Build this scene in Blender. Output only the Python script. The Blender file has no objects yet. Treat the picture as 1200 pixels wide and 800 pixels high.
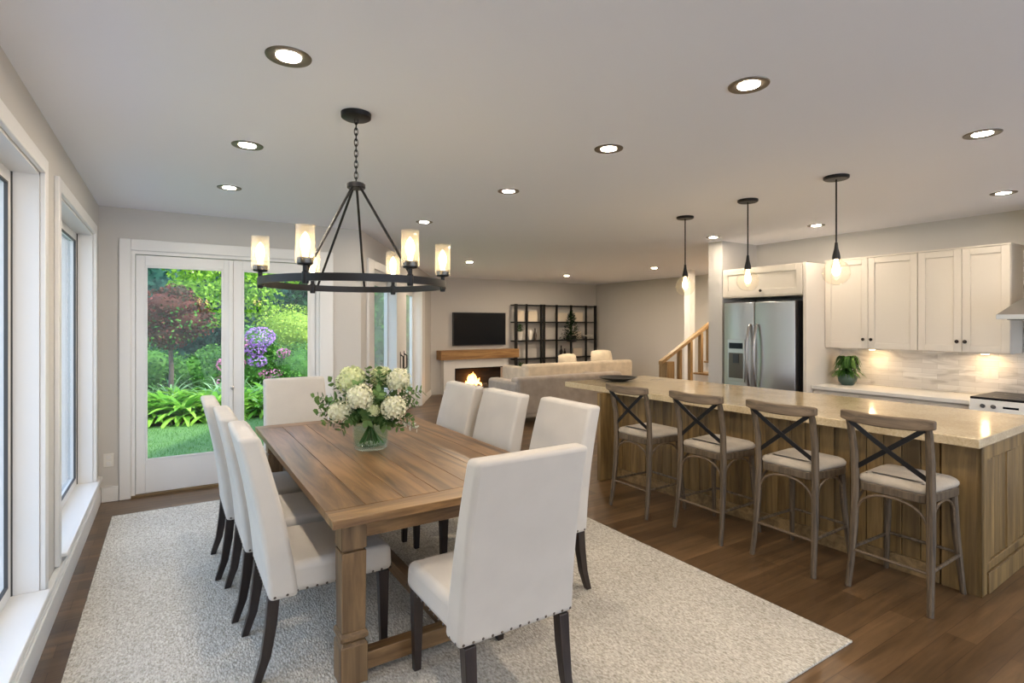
import bpy, math, random
import numpy as np
from math import sin, cos, pi, radians as R
from mathutils import Vector, Matrix
S = bpy.context.scene
C = S.collection

# ---------------------------------------------------------------- camera, world, light, exposure
cd = bpy.data.cameras.new('camera'); cam = bpy.data.objects.new('camera', cd); C.objects.link(cam)
cam.location = (0, 0, 1.55); cam.rotation_euler = (R(90), 0, R(-32.3))
cd.sensor_width = 36; cd.lens = 632 / 1200 * 36; cd.shift_y = -21 / 1200; cd.clip_start = .05
S.camera = cam
S.view_settings.view_transform = 'Standard'; S.view_settings.look = 'None'
S.view_settings.gamma = 1; S.view_settings.use_curve_mapping = False
S.view_settings.exposure = 0.92
S.cycles.use_denoising = True
S.cycles.max_bounces = 12; S.cycles.diffuse_bounces = 6; S.cycles.glossy_bounces = 5
S.cycles.transparent_max_bounces = 32; S.cycles.transmission_bounces = 8
S.cycles.sample_clamp_indirect = 8
S.cycles.use_light_tree = True

DOWN_E = 265      # recessed lights
BULB_E = 14      # filament bulbs
WORLD_E = 1.6
SUN_E = 3.2

w = bpy.data.worlds.new('sky'); S.world = w; w.use_nodes = True
nt = w.node_tree; nt.nodes.clear()
tc = nt.nodes.new('ShaderNodeTexCoord'); sx = nt.nodes.new('ShaderNodeSeparateXYZ')
rp = nt.nodes.new('ShaderNodeValToRGB'); bg = nt.nodes.new('ShaderNodeBackground'); wo = nt.nodes.new('ShaderNodeOutputWorld')
nt.links.new(tc.outputs['Generated'], sx.inputs[0]); nt.links.new(sx.outputs['Z'], rp.inputs[0])
rp.color_ramp.elements[0].position = 0; rp.color_ramp.elements[0].color = (.80, .88, 1, 1)
rp.color_ramp.elements[1].position = .7; rp.color_ramp.elements[1].color = (.50, .68, 1, 1)
nt.links.new(rp.outputs[0], bg.inputs[0]); bg.inputs[1].default_value = WORLD_E
nt.links.new(bg.outputs[0], wo.inputs[0])
sl = bpy.data.lights.new('sun', 'SUN'); sl.energy = SUN_E; sl.angle = R(3); sl.color = (1, .95, .86)
so = bpy.data.objects.new('sun', sl); C.objects.link(so); so.rotation_euler = (R(44), 0, R(58)); so.location = (3, -3, 8)
def portal(name, loc, rot, sx_, sy_):
    l = bpy.data.lights.new(name, 'AREA'); l.shape = 'RECTANGLE'; l.size = sx_; l.size_y = sy_
    l.cycles.is_portal = True
    o = bpy.data.objects.new(name, l); C.objects.link(o); o.location = loc; o.rotation_euler = rot
portal('daylight_portal', (-.76, 2.57, 1.27), (0, R(-90), 0), 2.0, 1.62)
portal('daylight_portal', (-.76, 4.64, 1.27), (0, R(-90), 0), 2.0, 1.62)
portal('daylight_portal', (.5, 6.1, 1.1), (R(-90), 0, 0), 1.8, 2.2)
portal('daylight_portal', (2.8, -2.9, 1.28), (R(90), 0, 0), 7, 2.5)

# ---------------------------------------------------------------- helpers
class MB:
    def __init__(s): s.v = []; s.f = []
    def add(s, vs, fs):
        n = len(s.v); s.v += [tuple(p) for p in vs]; s.f += [tuple(i + n for i in f) for f in fs]; return s
    def hexa(s, p):   # bottom 4 ccw, top 4 ccw
        return s.add(p, [(3,2,1,0),(4,5,6,7),(0,1,5,4),(1,2,6,5),(2,3,7,6),(3,0,4,7)])
    def box(s, x0, y0, z0, x1, y1, z1):
        if x0 > x1: x0, x1 = x1, x0
        if y0 > y1: y0, y1 = y1, y0
        if z0 > z1: z0, z1 = z1, z0
        return s.hexa([(x0,y0,z0),(x1,y0,z0),(x1,y1,z0),(x0,y1,z0),(x0,y0,z1),(x1,y0,z1),(x1,y1,z1),(x0,y1,z1)])
    def prism(s, pts, z0, z1):
        n = len(pts)
        return s.add([(x,y,z0) for x,y in pts] + [(x,y,z1) for x,y in pts],
                     [tuple(range(n-1,-1,-1)), tuple(range(n,2*n))] + [(i,(i+1)%n,(i+1)%n+n,i+n) for i in range(n)])
    def lathe(s, prof, c=(0,0,0), seg=24):
        vs = []; fs = []; n = len(prof)
        for k in range(seg):
            a = 2*pi*k/seg
            for r, z in prof: vs.append((c[0]+r*cos(a), c[1]+r*sin(a), c[2]+z))
        for k in range(seg):
            k2 = (k+1) % seg
            for i in range(n-1): fs.append((k*n+i, k2*n+i, k2*n+i+1, k*n+i+1))
        closed = prof[0] == prof[-1]
        if prof[0][0] > 1e-5 and not closed: fs.append(tuple(k*n for k in range(seg-1,-1,-1)))
        if prof[-1][0] > 1e-5 and not closed: fs.append(tuple(k*n+n-1 for k in range(seg)))
        return s.add(vs, fs)
    def sphere(s, c, r, seg=16, rings=10):
        if not hasattr(r, '__len__'): r = (r,r,r)
        vs = [(c[0],c[1],c[2]-r[2])]; fs = []
        for j in range(1, rings):
            p = -pi/2 + pi*j/rings
            for k in range(seg):
                a = 2*pi*k/seg; vs.append((c[0]+r[0]*cos(p)*cos(a), c[1]+r[1]*cos(p)*sin(a), c[2]+r[2]*sin(p)))
        vs.append((c[0],c[1],c[2]+r[2])); L = len(vs)-1
        for k in range(seg):
            k2 = (k+1) % seg
            fs.append((0, 1+k2, 1+k)); fs.append((L, L-seg+k, L-seg+k2))
            for j in range(rings-2):
                a = 1+j*seg; fs.append((a+k, a+k2, a+seg+k2, a+seg+k))
        return s.add(vs, fs)
    def tube(s, pts, r, seg=8, square=False, sc=(1,1)):
        pts = [Vector(p) for p in pts]; n = len(pts)
        rs = r if hasattr(r, '__len__') else [r]*n
        if square: seg = 4
        vs = []; up = None
        for i, p in enumerate(pts):
            d = (pts[min(i+1,n-1)] - pts[max(i-1,0)]).normalized()
            if up is None:
                up = Vector((0,0,1)) if abs(d.z) < .9 else Vector((0,1,0))
            a = d.cross(up).normalized(); b = a.cross(d).normalized(); up = b
            for k in range(seg):
                t = 2*pi*k/seg + (pi/4 if square else 0); q = rs[i]*(1.4142 if square else 1)
                vs.append(p + a*cos(t)*q*sc[0] + b*sin(t)*q*sc[1])
        fs = []
        for i in range(n-1):
            for k in range(seg):
                k2 = (k+1) % seg; fs.append((i*seg+k, i*seg+k2, (i+1)*seg+k2, (i+1)*seg+k))
        fs += [tuple(range(seg-1,-1,-1)), tuple((n-1)*seg+k for k in range(seg))]
        return s.add(vs, fs)
    def torus(s, c, R0, r, axis='z', seg=20, s2=8, sc=(1,1)):
        vs = []; fs = []
        for k in range(seg):
            a = 2*pi*k/seg
            for j in range(s2):
                b = 2*pi*j/s2; q = R0 + r*cos(b)
                x, y, z = q*cos(a)*sc[0], q*sin(a)*sc[1], r*sin(b)
                if axis == 'x': x, y, z = z, x, y
                if axis == 'y': x, y, z = x, z, y
                vs.append((c[0]+x, c[1]+y, c[2]+z))
        for k in range(seg):
            for j in range(s2):
                fs.append((k*s2+j, ((k+1)%seg)*s2+j, ((k+1)%seg)*s2+(j+1)%s2, k*s2+(j+1)%s2))
        return s.add(vs, fs)
    def build(s, name, mat, parent=None, bevel=0, seg=2, smooth=35, loc=None, rz=0, flat=False):
        me = bpy.data.meshes.new(name); me.from_pydata(s.v, [], s.f); me.validate()
        if not flat:
            me.polygons.foreach_set('use_smooth', [True]*len(me.polygons)); me.set_sharp_from_angle(angle=R(smooth))
        if mat: me.materials.append(mat)
        me.update()
        o = bpy.data.objects.new(name, me); C.objects.link(o)
        if parent: o.parent = parent
        if loc: o.location = loc
        o.rotation_euler.z = rz
        if bevel:
            b = o.modifiers.new('bevel', 'BEVEL'); b.width = bevel; b.segments = seg; b.limit_method = 'ANGLE'; b.angle_limit = R(40)
            b.harden_normals = False
        return o
def tag(o, label=None, cat=None, group=None, kind=None):
    if label: o['label'] = label
    if cat: o['category'] = cat
    if group: o['group'] = group
    if kind: o['kind'] = kind
    return o
def thing(name, label, cat, loc=(0,0,0), rz=0, group=None):
    o = bpy.data.objects.new(name, None); C.objects.link(o); o.empty_display_size = .1
    o.location = loc; o.rotation_euler.z = rz
    return tag(o, label, cat, group)
def structE(name, loc=(0,0,0), rz=0):
    o = bpy.data.objects.new(name, None); C.objects.link(o); o.location = loc; o.rotation_euler.z = rz; o['kind'] = 'structure'; return o
def struct(name, mb, mat, bevel=0, loc=None, rz=0):
    o = mb.build(name, mat, None, bevel, loc=loc, rz=rz); o['kind'] = 'structure'; return o
KIDS = {}
def kids(o): return [c for c in bpy.data.objects if c.parent == o]
def snapshot(o):
    return (o, [snapshot(c) for c in kids(o)])
def dup_tree(t, parent=None):
    o, ch = t; c = o.copy(); C.objects.link(c)
    if parent: c.parent = parent
    for x in ch: dup_tree(x, c)
    return c
def dup(t, loc, rz=None, label=None, scale=None):
    c = dup_tree(t); c.location = loc
    if rz is not None: c.rotation_euler.z = rz
    if label: c['label'] = label
    if scale: c.scale = scale if hasattr(scale, '__len__') else (scale,)*3
    return c

# ---------------------------------------------------------------- materials
def new(name):
    m = bpy.data.materials.new(name); m.use_nodes = True; t = m.node_tree
    return m, t, t.nodes['Principled BSDF']
def N(t, typ, **k):
    n = t.nodes.new(typ)
    for a, b in k.items():
        if hasattr(n, a): setattr(n, a, b)
        else: n.inputs[a.replace('_', ' ')].default_value = b
    return n
def col(c): return (c[0], c[1], c[2], 1)
def coords(t, scale=(1,1,1), swz=None):
    tc = N(t, 'ShaderNodeTexCoord'); out = tc.outputs['Object']
    if swz:
        s = N(t, 'ShaderNodeSeparateXYZ'); c = N(t, 'ShaderNodeCombineXYZ'); t.links.new(out, s.inputs[0])
        for i, a in enumerate(swz): t.links.new(s.outputs['XYZ'.index(a)], c.inputs[i])
        out = c.outputs[0]
    mp = N(t, 'ShaderNodeMapping'); mp.inputs['Scale'].default_value = scale
    t.links.new(out, mp.inputs['Vector']); return mp.outputs[0]
def bump(t, b, h, strength=.3, dist=.002):
    n = N(t, 'ShaderNodeBump'); n.inputs['Strength'].default_value = strength; n.inputs['Distance'].default_value = dist
    t.links.new(h, n.inputs['Height']); t.links.new(n.outputs[0], b.inputs['Normal'])
def mixc(t, a, b, f, mode='MIX'):
    m = N(t, 'ShaderNodeMix', data_type='RGBA', blend_type=mode)
    for s, v in ((m.inputs[6], a), (m.inputs[7], b), (m.inputs[0], f)):
        if hasattr(v, 'links') or hasattr(v, 'is_linked'): t.links.new(v, s)
        else: s.default_value = v
    return m.outputs[2]
def ramp(t, fac, stops):
    r = N(t, 'ShaderNodeValToRGB'); e = r.color_ramp.elements
    while len(e) < len(stops): e.new(.5)
    for i, (p, c) in enumerate(stops): e[i].position = p; e[i].color = col(c)
    t.links.new(fac, r.inputs[0]); return r.outputs[0]
def plain(name, c, rough=.5, metal=0, nb=0, ns=200, var=0, vs=3, emit=None, es=0, spec=None, coat=0):
    m, t, b = new(name); b.inputs['Base Color'].default_value = col(c); b.inputs['Roughness'].default_value = rough
    b.inputs['Metallic'].default_value = metal
    if spec is not None: b.inputs['Specular IOR Level'].default_value = spec
    if coat: b.inputs['Coat Weight'].default_value = coat
    if var:
        n = N(t, 'ShaderNodeTexNoise'); n.inputs['Scale'].default_value = vs; n.inputs['Detail'].default_value = 4
        t.links.new(coords(t), n.inputs['Vector'])
        t.links.new(ramp(t, n.outputs[0], [(.3, [x*(1-var) for x in c]), (.7, [min(1, x*(1+var)) for x in c])]), b.inputs['Base Color'])
    if nb:
        n = N(t, 'ShaderNodeTexNoise'); n.inputs['Scale'].default_value = ns; n.inputs['Detail'].default_value = 3
        t.links.new(coords(t), n.inputs['Vector']); bump(t, b, n.outputs[0], nb, .002)
    if emit: b.inputs['Emission Color'].default_value = col(emit); b.inputs['Emission Strength'].default_value = es
    return m
def wood(name, dark, light, axis='X', rough=.45, gs=1.0, island=.35, nb=.25):
    m, t, b = new(name)
    sc = {'X': (1.2,14,14), 'Y': (14,1.2,14), 'Z': (14,14,1.2)}[axis]
    v = coords(t, tuple(x*gs for x in sc))
    g = N(t, 'ShaderNodeNewGeometry'); ad = N(t, 'ShaderNodeVectorMath', operation='ADD')
    mul = N(t, 'ShaderNodeVectorMath', operation='SCALE'); mul.inputs[0].default_value = (37, 53, 71)
    t.links.new(g.outputs['Random Per Island'], mul.inputs['Scale']); t.links.new(v, ad.inputs[0]); t.links.new(mul.outputs[0], ad.inputs[1])
    n = N(t, 'ShaderNodeTexNoise'); n.inputs['Scale'].default_value = 1.0; n.inputs['Detail'].default_value = 7; n.inputs['Roughness'].default_value = .62; n.inputs['Distortion'].default_value = .6
    t.links.new(ad.outputs[0], n.inputs['Vector'])
    mid = [(a+c)/2 for a, c in zip(dark, light)]
    c1 = ramp(t, n.outputs[0], [(.34, dark), (.5, mid), (.64, light)])
    mr = N(t, 'ShaderNodeMapRange'); mr.inputs['To Min'].default_value = 1-island; mr.inputs['To Max'].default_value = 1+island*.45
    t.links.new(g.outputs['Random Per Island'], mr.inputs[0])
    cc = mixc(t, c1, (1,1,1,1), 1.0, 'MULTIPLY')
    mm = cc.node; t.links.new(mr.outputs[0], mm.inputs[7])
    t.links.new(cc, b.inputs['Base Color']); b.inputs['Roughness'].default_value = rough
    bump(t, b, n.outputs[0], nb, .0015)
    return m
def fabric(name, c, scale=900, nb=.5, var=.06, rough=.95):
    m, t, b = new(name); b.inputs['Roughness'].default_value = rough; b.inputs['Specular IOR Level'].default_value = .2
    b.inputs['Sheen Weight'].default_value = .15
    n = N(t, 'ShaderNodeTexNoise'); n.inputs['Scale'].default_value = 7; n.inputs['Detail'].default_value = 5
    v = coords(t); t.links.new(v, n.inputs['Vector'])
    n2 = N(t, 'ShaderNodeTexNoise'); n2.inputs['Scale'].default_value = scale; n2.inputs['Detail'].default_value = 2; t.links.new(v, n2.inputs['Vector'])
    mx = N(t, 'ShaderNodeMath', operation='MULTIPLY_ADD'); t.links.new(n2.outputs[0], mx.inputs[0]); mx.inputs[1].default_value = .5; t.links.new(n.outputs[0], mx.inputs[2])
    t.links.new(ramp(t, mx.outputs[0], [(.5, [x*(1-var*2) for x in c]), (.95, [min(1,x*(1+var)) for x in c])]), b.inputs['Base Color'])
    bump(t, b, n2.outputs[0], nb, .001); return m
def glass(name, tint=(1,1,1), ior=1.45, base=0.0, fr=1.0, haze=0, hc=(1,1,1)):
    m, t, b = new(name); t.nodes.remove(b); out = t.nodes['Material Output']
    tr = N(t, 'ShaderNodeBsdfTransparent'); tr.inputs[0].default_value = col(tint)
    gl = N(t, 'ShaderNodeBsdfGlossy'); gl.inputs['Roughness'].default_value = .02; gl.inputs[0].default_value = (1,1,1,1)
    f = N(t, 'ShaderNodeFresnel'); ge = N(t, 'ShaderNodeNewGeometry')
    io = N(t, 'ShaderNodeMapRange'); io.inputs['To Min'].default_value = ior; io.inputs['To Max'].default_value = 1/ior   # same thin sheet from both faces
    t.links.new(ge.outputs['Backfacing'], io.inputs[0]); t.links.new(io.outputs[0], f.inputs[0])
    ma = N(t, 'ShaderNodeMath', operation='MULTIPLY_ADD'); ma.inputs[1].default_value = fr; ma.inputs[2].default_value = base; t.links.new(f.outputs[0], ma.inputs[0])
    mx = N(t, 'ShaderNodeMixShader'); t.links.new(ma.outputs[0], mx.inputs[0]); t.links.new(tr.outputs[0], mx.inputs[1]); t.links.new(gl.outputs[0], mx.inputs[2])
    res = mx.outputs[0]
    if haze:   # faintly seeded glass scatters a little of the bulb's light
        tl = N(t, 'ShaderNodeBsdfTranslucent'); tl.inputs[0].default_value = col(hc); m2 = N(t, 'ShaderNodeMixShader'); m2.inputs[0].default_value = haze
        t.links.new(res, m2.inputs[1]); t.links.new(tl.outputs[0], m2.inputs[2]); res = m2.outputs[0]
    t.links.new(res, out.inputs[0]); return m
def emis(name, c, s):
    m, t, b = new(name); b.inputs['Base Color'].default_value = (0,0,0,1); b.inputs['Emission Color'].default_value = col(c); b.inputs['Emission Strength'].default_value = s; return m
def leafm(name, a, b_, rough=.5, trans=.25):
    m, t, b = new(name); g = N(t, 'ShaderNodeNewGeometry')
    t.links.new(ramp(t, g.outputs['Random Per Island'], [(0, a), (1, b_)]), b.inputs['Base Color'])
    b.inputs['Roughness'].default_value = rough; b.inputs['Specular IOR Level'].default_value = .15
    out = t.nodes['Material Output']; tl = N(t, 'ShaderNodeBsdfTranslucent'); mx = N(t, 'ShaderNodeMixShader')
    t.links.new(ramp(t, g.outputs['Random Per Island'], [(0, a), (1, b_)]), tl.inputs[0])
    mx.inputs[0].default_value = trans; t.links.new(b.outputs[0], mx.inputs[1]); t.links.new(tl.outputs[0], mx.inputs[2]); t.links.new(mx.outputs[0], out.inputs[0])
    return m

M = {}
M['wall'] = plain('wall_paint', (.57, .55, .52), .85, nb=.05)
M['ceil'] = plain('ceiling_paint', (.82, .835, .90), .9, nb=.05, ns=60)
M['trim'] = plain('white_trim_paint', (.74, .735, .72), .35)
M['gasket'] = plain('dark_gasket', (.05, .05, .05), .5)
M['pane'] = glass('window_glass', (.97, .99, 1), 1.25)
M['black'] = plain('black_metal', (.018, .018, .02), .42, .6, nb=.1, ns=300)
M['steel'] = plain('brushed_steel', (.47, .455, .44), .30, 1)
M['darksteel'] = plain('dark_grey_plastic', (.03, .03, .035), .35)
M['cab'] = plain('cream_cabinet_paint', (.69, .635, .555), .4)
M['knob'] = plain('bronze_knob', (.03, .02, .015), .35, .7)
M['linen'] = fabric('cream_linen', (.55, .515, .465), var=.025)
M['stoolcush'] = fabric('beige_seat_linen', (.44, .385, .31), 600, .6, .12)
M['greysofa'] = fabric('taupe_sofa_fabric', (.36, .31, .26), 500, .5, .1)
M['beigesofa'] = fabric('beige_sofa_fabric', (.60, .52, .41), 500, .5, .1)
M['cream'] = fabric('cream_pillow_fabric', (.74, .66, .52), 500, .5, .08)
M['leg'] = wood('espresso_wood', (.012, .008, .007), (.035, .022, .018), 'Z', .35, island=.1)
M['tabletop'] = wood('table_oak', (.070, .035, .013), (.30, .165, .068), 'Y', .38, island=.28)
M['tableend'] = wood('table_oak_end', (.085, .042, .016), (.34, .20, .085), 'X', .38, island=.2)
M['tableleg'] = wood('table_oak_leg', (.085, .048, .020), (.27, .165, .075), 'Z', .45, island=.1)
M['islandwood'] = wood('island_oak', (.12, .072, .024), (.31, .20, .075), 'Z', .5, island=.22)
M['islandwoodh'] = wood('island_oak_rail', (.12, .075, .03), (.30, .20, .09), 'X', .5, island=.12)
M['stoolwood'] = wood('weathered_oak', (.045, .032, .019), (.165, .12, .075), 'Z', .5, 2, island=.1)
M['stoolrail'] = wood('weathered_oak_rail', (.06, .04, .023), (.21, .148, .09), 'Y', .5, 2, island=.1)
M['mantle'] = wood('mantle_oak', (.20, .10, .035), (.42, .24, .09), 'X', .5, island=.05)
M['railwood'] = wood('stair_oak', (.22, .13, .05), (.42, .27, .12), 'Z', .4, island=.15)
M['screen'] = plain('tv_screen', (.004, .006, .010), .22, spec=.2)
M['nail'] = plain('pewter_nail', (.12, .10, .085), .3, .9)
M['soot'] = plain('firebox_black', (.035, .022, .016), .8, var=.5, vs=6)
M['white'] = plain('white_ceramic', (.75, .73, .68), .3)
M['canvas'] = plain('cream_card', (.70, .62, .50), .8)
M['greenleaf'] = leafm('houseplant_leaf', (.02, .07, .012), (.10, .22, .05))
M['shade'] = glass('clear_shade_glass', (1, .985, .95), 1.45, .0, 1.0, .06, (1,.93,.8))
M['globe'] = glass('clear_globe_glass', (1, .985, .95), 1.45, .0, 1.0, .03, (1,.93,.8))
M['vase'] = glass('vase_glass', (.90,.96,.93), 1.33, .0, .8)
M['water'] = glass('vase_water', (.90,.97,.93), 1.15, .0, .4)
M['bulb'] = emis('warm_bulb', (1, .72, .36), BULB_E)
M['lens'] = emis('downlight_lens', (1, .84, .66), DOWN_E)
M['nickel'] = plain('dark_nickel', (.16, .14, .12), .35, .9)
M['lens2'] = emis('living_downlight_lens', (1, .80, .58), DOWN_E*3.3)
M['flame'] = emis('flame', (1, .40, .07), 7)
M['puck'] = emis('puck_light', (1, .66, .34), 95)
M['range'] = plain('white_enamel', (.66, .66, .64), .3)
M['cooktop'] = plain('black_cooktop', (.010, .010, .012), .3, spec=.15)
M['rubber'] = plain('black_rubber', (.02, .02, .02), .6)
M['bark'] = plain('bark', (.10, .075, .055), .9, nb=.6, ns=40, var=.3)
M['soil'] = plain('soil', (.035, .022, .014), .95, nb=.6, ns=30, var=.4)

def floor_mat():
    m, t, b = new('oak_floor'); v = coords(t)
    br = N(t, 'ShaderNodeTexBrick'); br.offset = .37; br.inputs['Scale'].default_value = 1; br.inputs['Brick Width'].default_value = 1.25; br.inputs['Row Height'].default_value = .125
    br.inputs['Mortar Size'].default_value = .0016; br.inputs['Mortar Smooth'].default_value = .3; br.inputs['Bias'].default_value = 0
    br.inputs['Color1'].default_value = (.095, .055, .025, 1); br.inputs['Color2'].default_value = (.185, .112, .053, 1); br.inputs['Mortar'].default_value = (.06, .03, .015, 1)
    t.links.new(v, br.inputs['Vector'])
    n = N(t, 'ShaderNodeTexNoise'); n.inputs['Scale'].default_value = 1; n.inputs['Detail'].default_value = 8; n.inputs['Roughness'].default_value = .65; n.inputs['Distortion'].default_value = .8
    t.links.new(coords(t, (1.6, 22, 10)), n.inputs['Vector'])
    n2 = N(t, 'ShaderNodeTexNoise'); n2.inputs['Scale'].default_value = 1.1; n2.inputs['Detail'].default_value = 3; t.links.new(coords(t, (1, 5, 1)), n2.inputs['Vector'])
    g = ramp(t, n.outputs[0], [(.3, (.55,.52,.5)), (.7, (1.15,1.12,1.1))])
    g2 = ramp(t, n2.outputs[0], [(.35, (.75,.75,.75)), (.7, (1.15,1.15,1.15))])
    t.links.new(mixc(t, mixc(t, br.outputs[0], g, 1.0, 'MULTIPLY'), g2, 1.0, 'MULTIPLY'), b.inputs['Base Color'])
    b.inputs['Roughness'].default_value = .33
    bump(t, b, n.outputs[0], .12, .001); return m
M['floor'] = floor_mat()
def rug_mat():
    m, t, b = new('woven_rug'); b.inputs['Roughness'].default_value = 1; b.inputs['Specular IOR Level'].default_value = .1
    v = coords(t, (1, 1, 1))
    w1 = N(t, 'ShaderNodeTexVoronoi'); w1.inputs['Scale'].default_value = 100; t.links.new(coords(t, (1, .55, 1)), w1.inputs['Vector'])
    n = N(t, 'ShaderNodeTexNoise'); n.inputs['Scale'].default_value = 125; n.inputs['Detail'].default_value = 3; n.inputs['Roughness'].default_value = .7; t.links.new(coords(t, (1, .5, 1)), n.inputs['Vector'])
    n3 = N(t, 'ShaderNodeTexNoise'); n3.inputs['Scale'].default_value = 2; t.links.new(v, n3.inputs['Vector'])
    a = ramp(t, n.outputs[0], [(.34, (.37,.34,.28)), (.52, (.63,.595,.525)), (.66, (.76,.73,.665))])
    g = ramp(t, w1.outputs['Distance'], [(0, (1.06,1.06,1.06)), (.8, (.80,.79,.77))])
    g3 = ramp(t, n3.outputs[0], [(.3, (.94,.94,.94)), (.7, (1.04,1.04,1.04))])
    t.links.new(mixc(t, mixc(t, a, g, 1.0, 'MULTIPLY'), g3, 1.0, 'MULTIPLY'), b.inputs['Base Color'])
    bump(t, b, w1.outputs['Distance'], .8, -.006); return m
M['rug'] = rug_mat()
def granite():
    m, t, b = new('beige_granite'); b.inputs['Roughness'].default_value = .13
    n = N(t, 'ShaderNodeTexNoise'); n.inputs['Scale'].default_value = 60; n.inputs['Detail'].default_value = 6; n.inputs['Roughness'].default_value = .8
    n2 = N(t, 'ShaderNodeTexNoise'); n2.inputs['Scale'].default_value = 5; n2.inputs['Detail'].default_value = 6; v = coords(t)
    t.links.new(v, n.inputs['Vector']); t.links.new(v, n2.inputs['Vector'])
    a = ramp(t, n.outputs[0], [(.30, (.30,.22,.12)), (.42, (.54,.43,.27)), (.62, (.66,.555,.38))])
    c = ramp(t, n2.outputs[0], [(.35, (.90,.87,.82)), (.6, (1.04,1.03,1.0))])
    t.links.new(mixc(t, a, c, 1.0, 'MULTIPLY'), b.inputs['Base Color']); return m
M['granite'] = granite()
def stonetile():
    m, t, b = new('stacked_stone_tile'); b.inputs['Roughness'].default_value = .35
    v = coords(t, (1,1,1), 'YZX')
    br = N(t, 'ShaderNodeTexBrick'); br.offset = .43; br.inputs['Scale'].default_value = 1; br.inputs['Brick Width'].default_value = .30; br.inputs['Row Height'].default_value = .05
    br.inputs['Mortar Size'].default_value = .0012; br.inputs['Color1'].default_value = (.62,.60,.56,1); br.inputs['Color2'].default_value = (.80,.785,.745,1); br.inputs['Mortar'].default_value = (.5,.48,.44,1)
    t.links.new(v, br.inputs['Vector'])
    n = N(t, 'ShaderNodeTexNoise'); n.inputs['Scale'].default_value = 1; n.inputs['Detail'].default_value = 6; n.inputs['Distortion'].default_value = 1
    t.links.new(coords(t, (3, 9, 3), 'YZX'), n.inputs['Vector'])
    t.links.new(mixc(t, br.outputs[0], ramp(t, n.outputs[0], [(.34, (.72,.71,.70)), (.48, (1,1,1))]), 1.0, 'MULTIPLY'), b.inputs['Base Color'])
    bump(t, b, br.outputs['Fac'], .4, -.003); return m
M['tile'] = stonetile()
def firebrick():
    m, t, b = new('firebox_brick'); b.inputs['Roughness'].default_value = .9
    br = N(t, 'ShaderNodeTexBrick'); br.inputs['Scale'].default_value = 1; br.inputs['Brick Width'].default_value = .2; br.inputs['Row Height'].default_value = .065; br.inputs['Mortar Size'].default_value = .006
    br.inputs['Color1'].default_value = (.022,.014,.010,1); br.inputs['Color2'].default_value = (.04,.024,.017,1); br.inputs['Mortar'].default_value = (.02,.015,.012,1)
    t.links.new(coords(t, (1,1,1), 'XZY'), br.inputs['Vector']); t.links.new(br.outputs[0], b.inputs['Base Color']); return m
M['firebrick'] = firebrick()
def lawnm():
    m, t, b = new('lawn_grass'); b.inputs['Roughness'].default_value = .8
    n = N(t, 'ShaderNodeTexNoise'); n.inputs['Scale'].default_value = 40; n.inputs['Detail'].default_value = 6; n.inputs['Roughness'].default_value = .8
    n2 = N(t, 'ShaderNodeTexNoise'); n2.inputs['Scale'].default_value = 1.5; n2.inputs['Detail'].default_value = 4; v = coords(t); t.links.new(v, n.inputs['Vector']); t.links.new(v, n2.inputs['Vector'])
    t.links.new(mixc(t, ramp(t, n.outputs[0], [(.3, (.06,.15,.03)), (.7, (.14,.29,.07))]), ramp(t, n2.outputs[0], [(.3, (.8,.8,.8)), (.7, (1.15,1.1,1))]), 1.0, 'MULTIPLY'), b.inputs['Base Color'])
    bump(t, b, n.outputs[0], .6, .02); return m
M['lawn'] = lawnm()

CH = 2.57
# ---------------------------------------------------------------- large structure
foot = [(-.75,-3),(6.67,-3),(6.67,4.24),(9.65,4.24),(9.65,11.0),(4.55,11.0),(1.58,6.07),(-.75,6.07)]
struct('floor', MB().prism(foot, -.16, 0), M['floor'])
struct('ceiling', MB().prism(foot, CH, CH+.22), M['ceil'])
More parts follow.
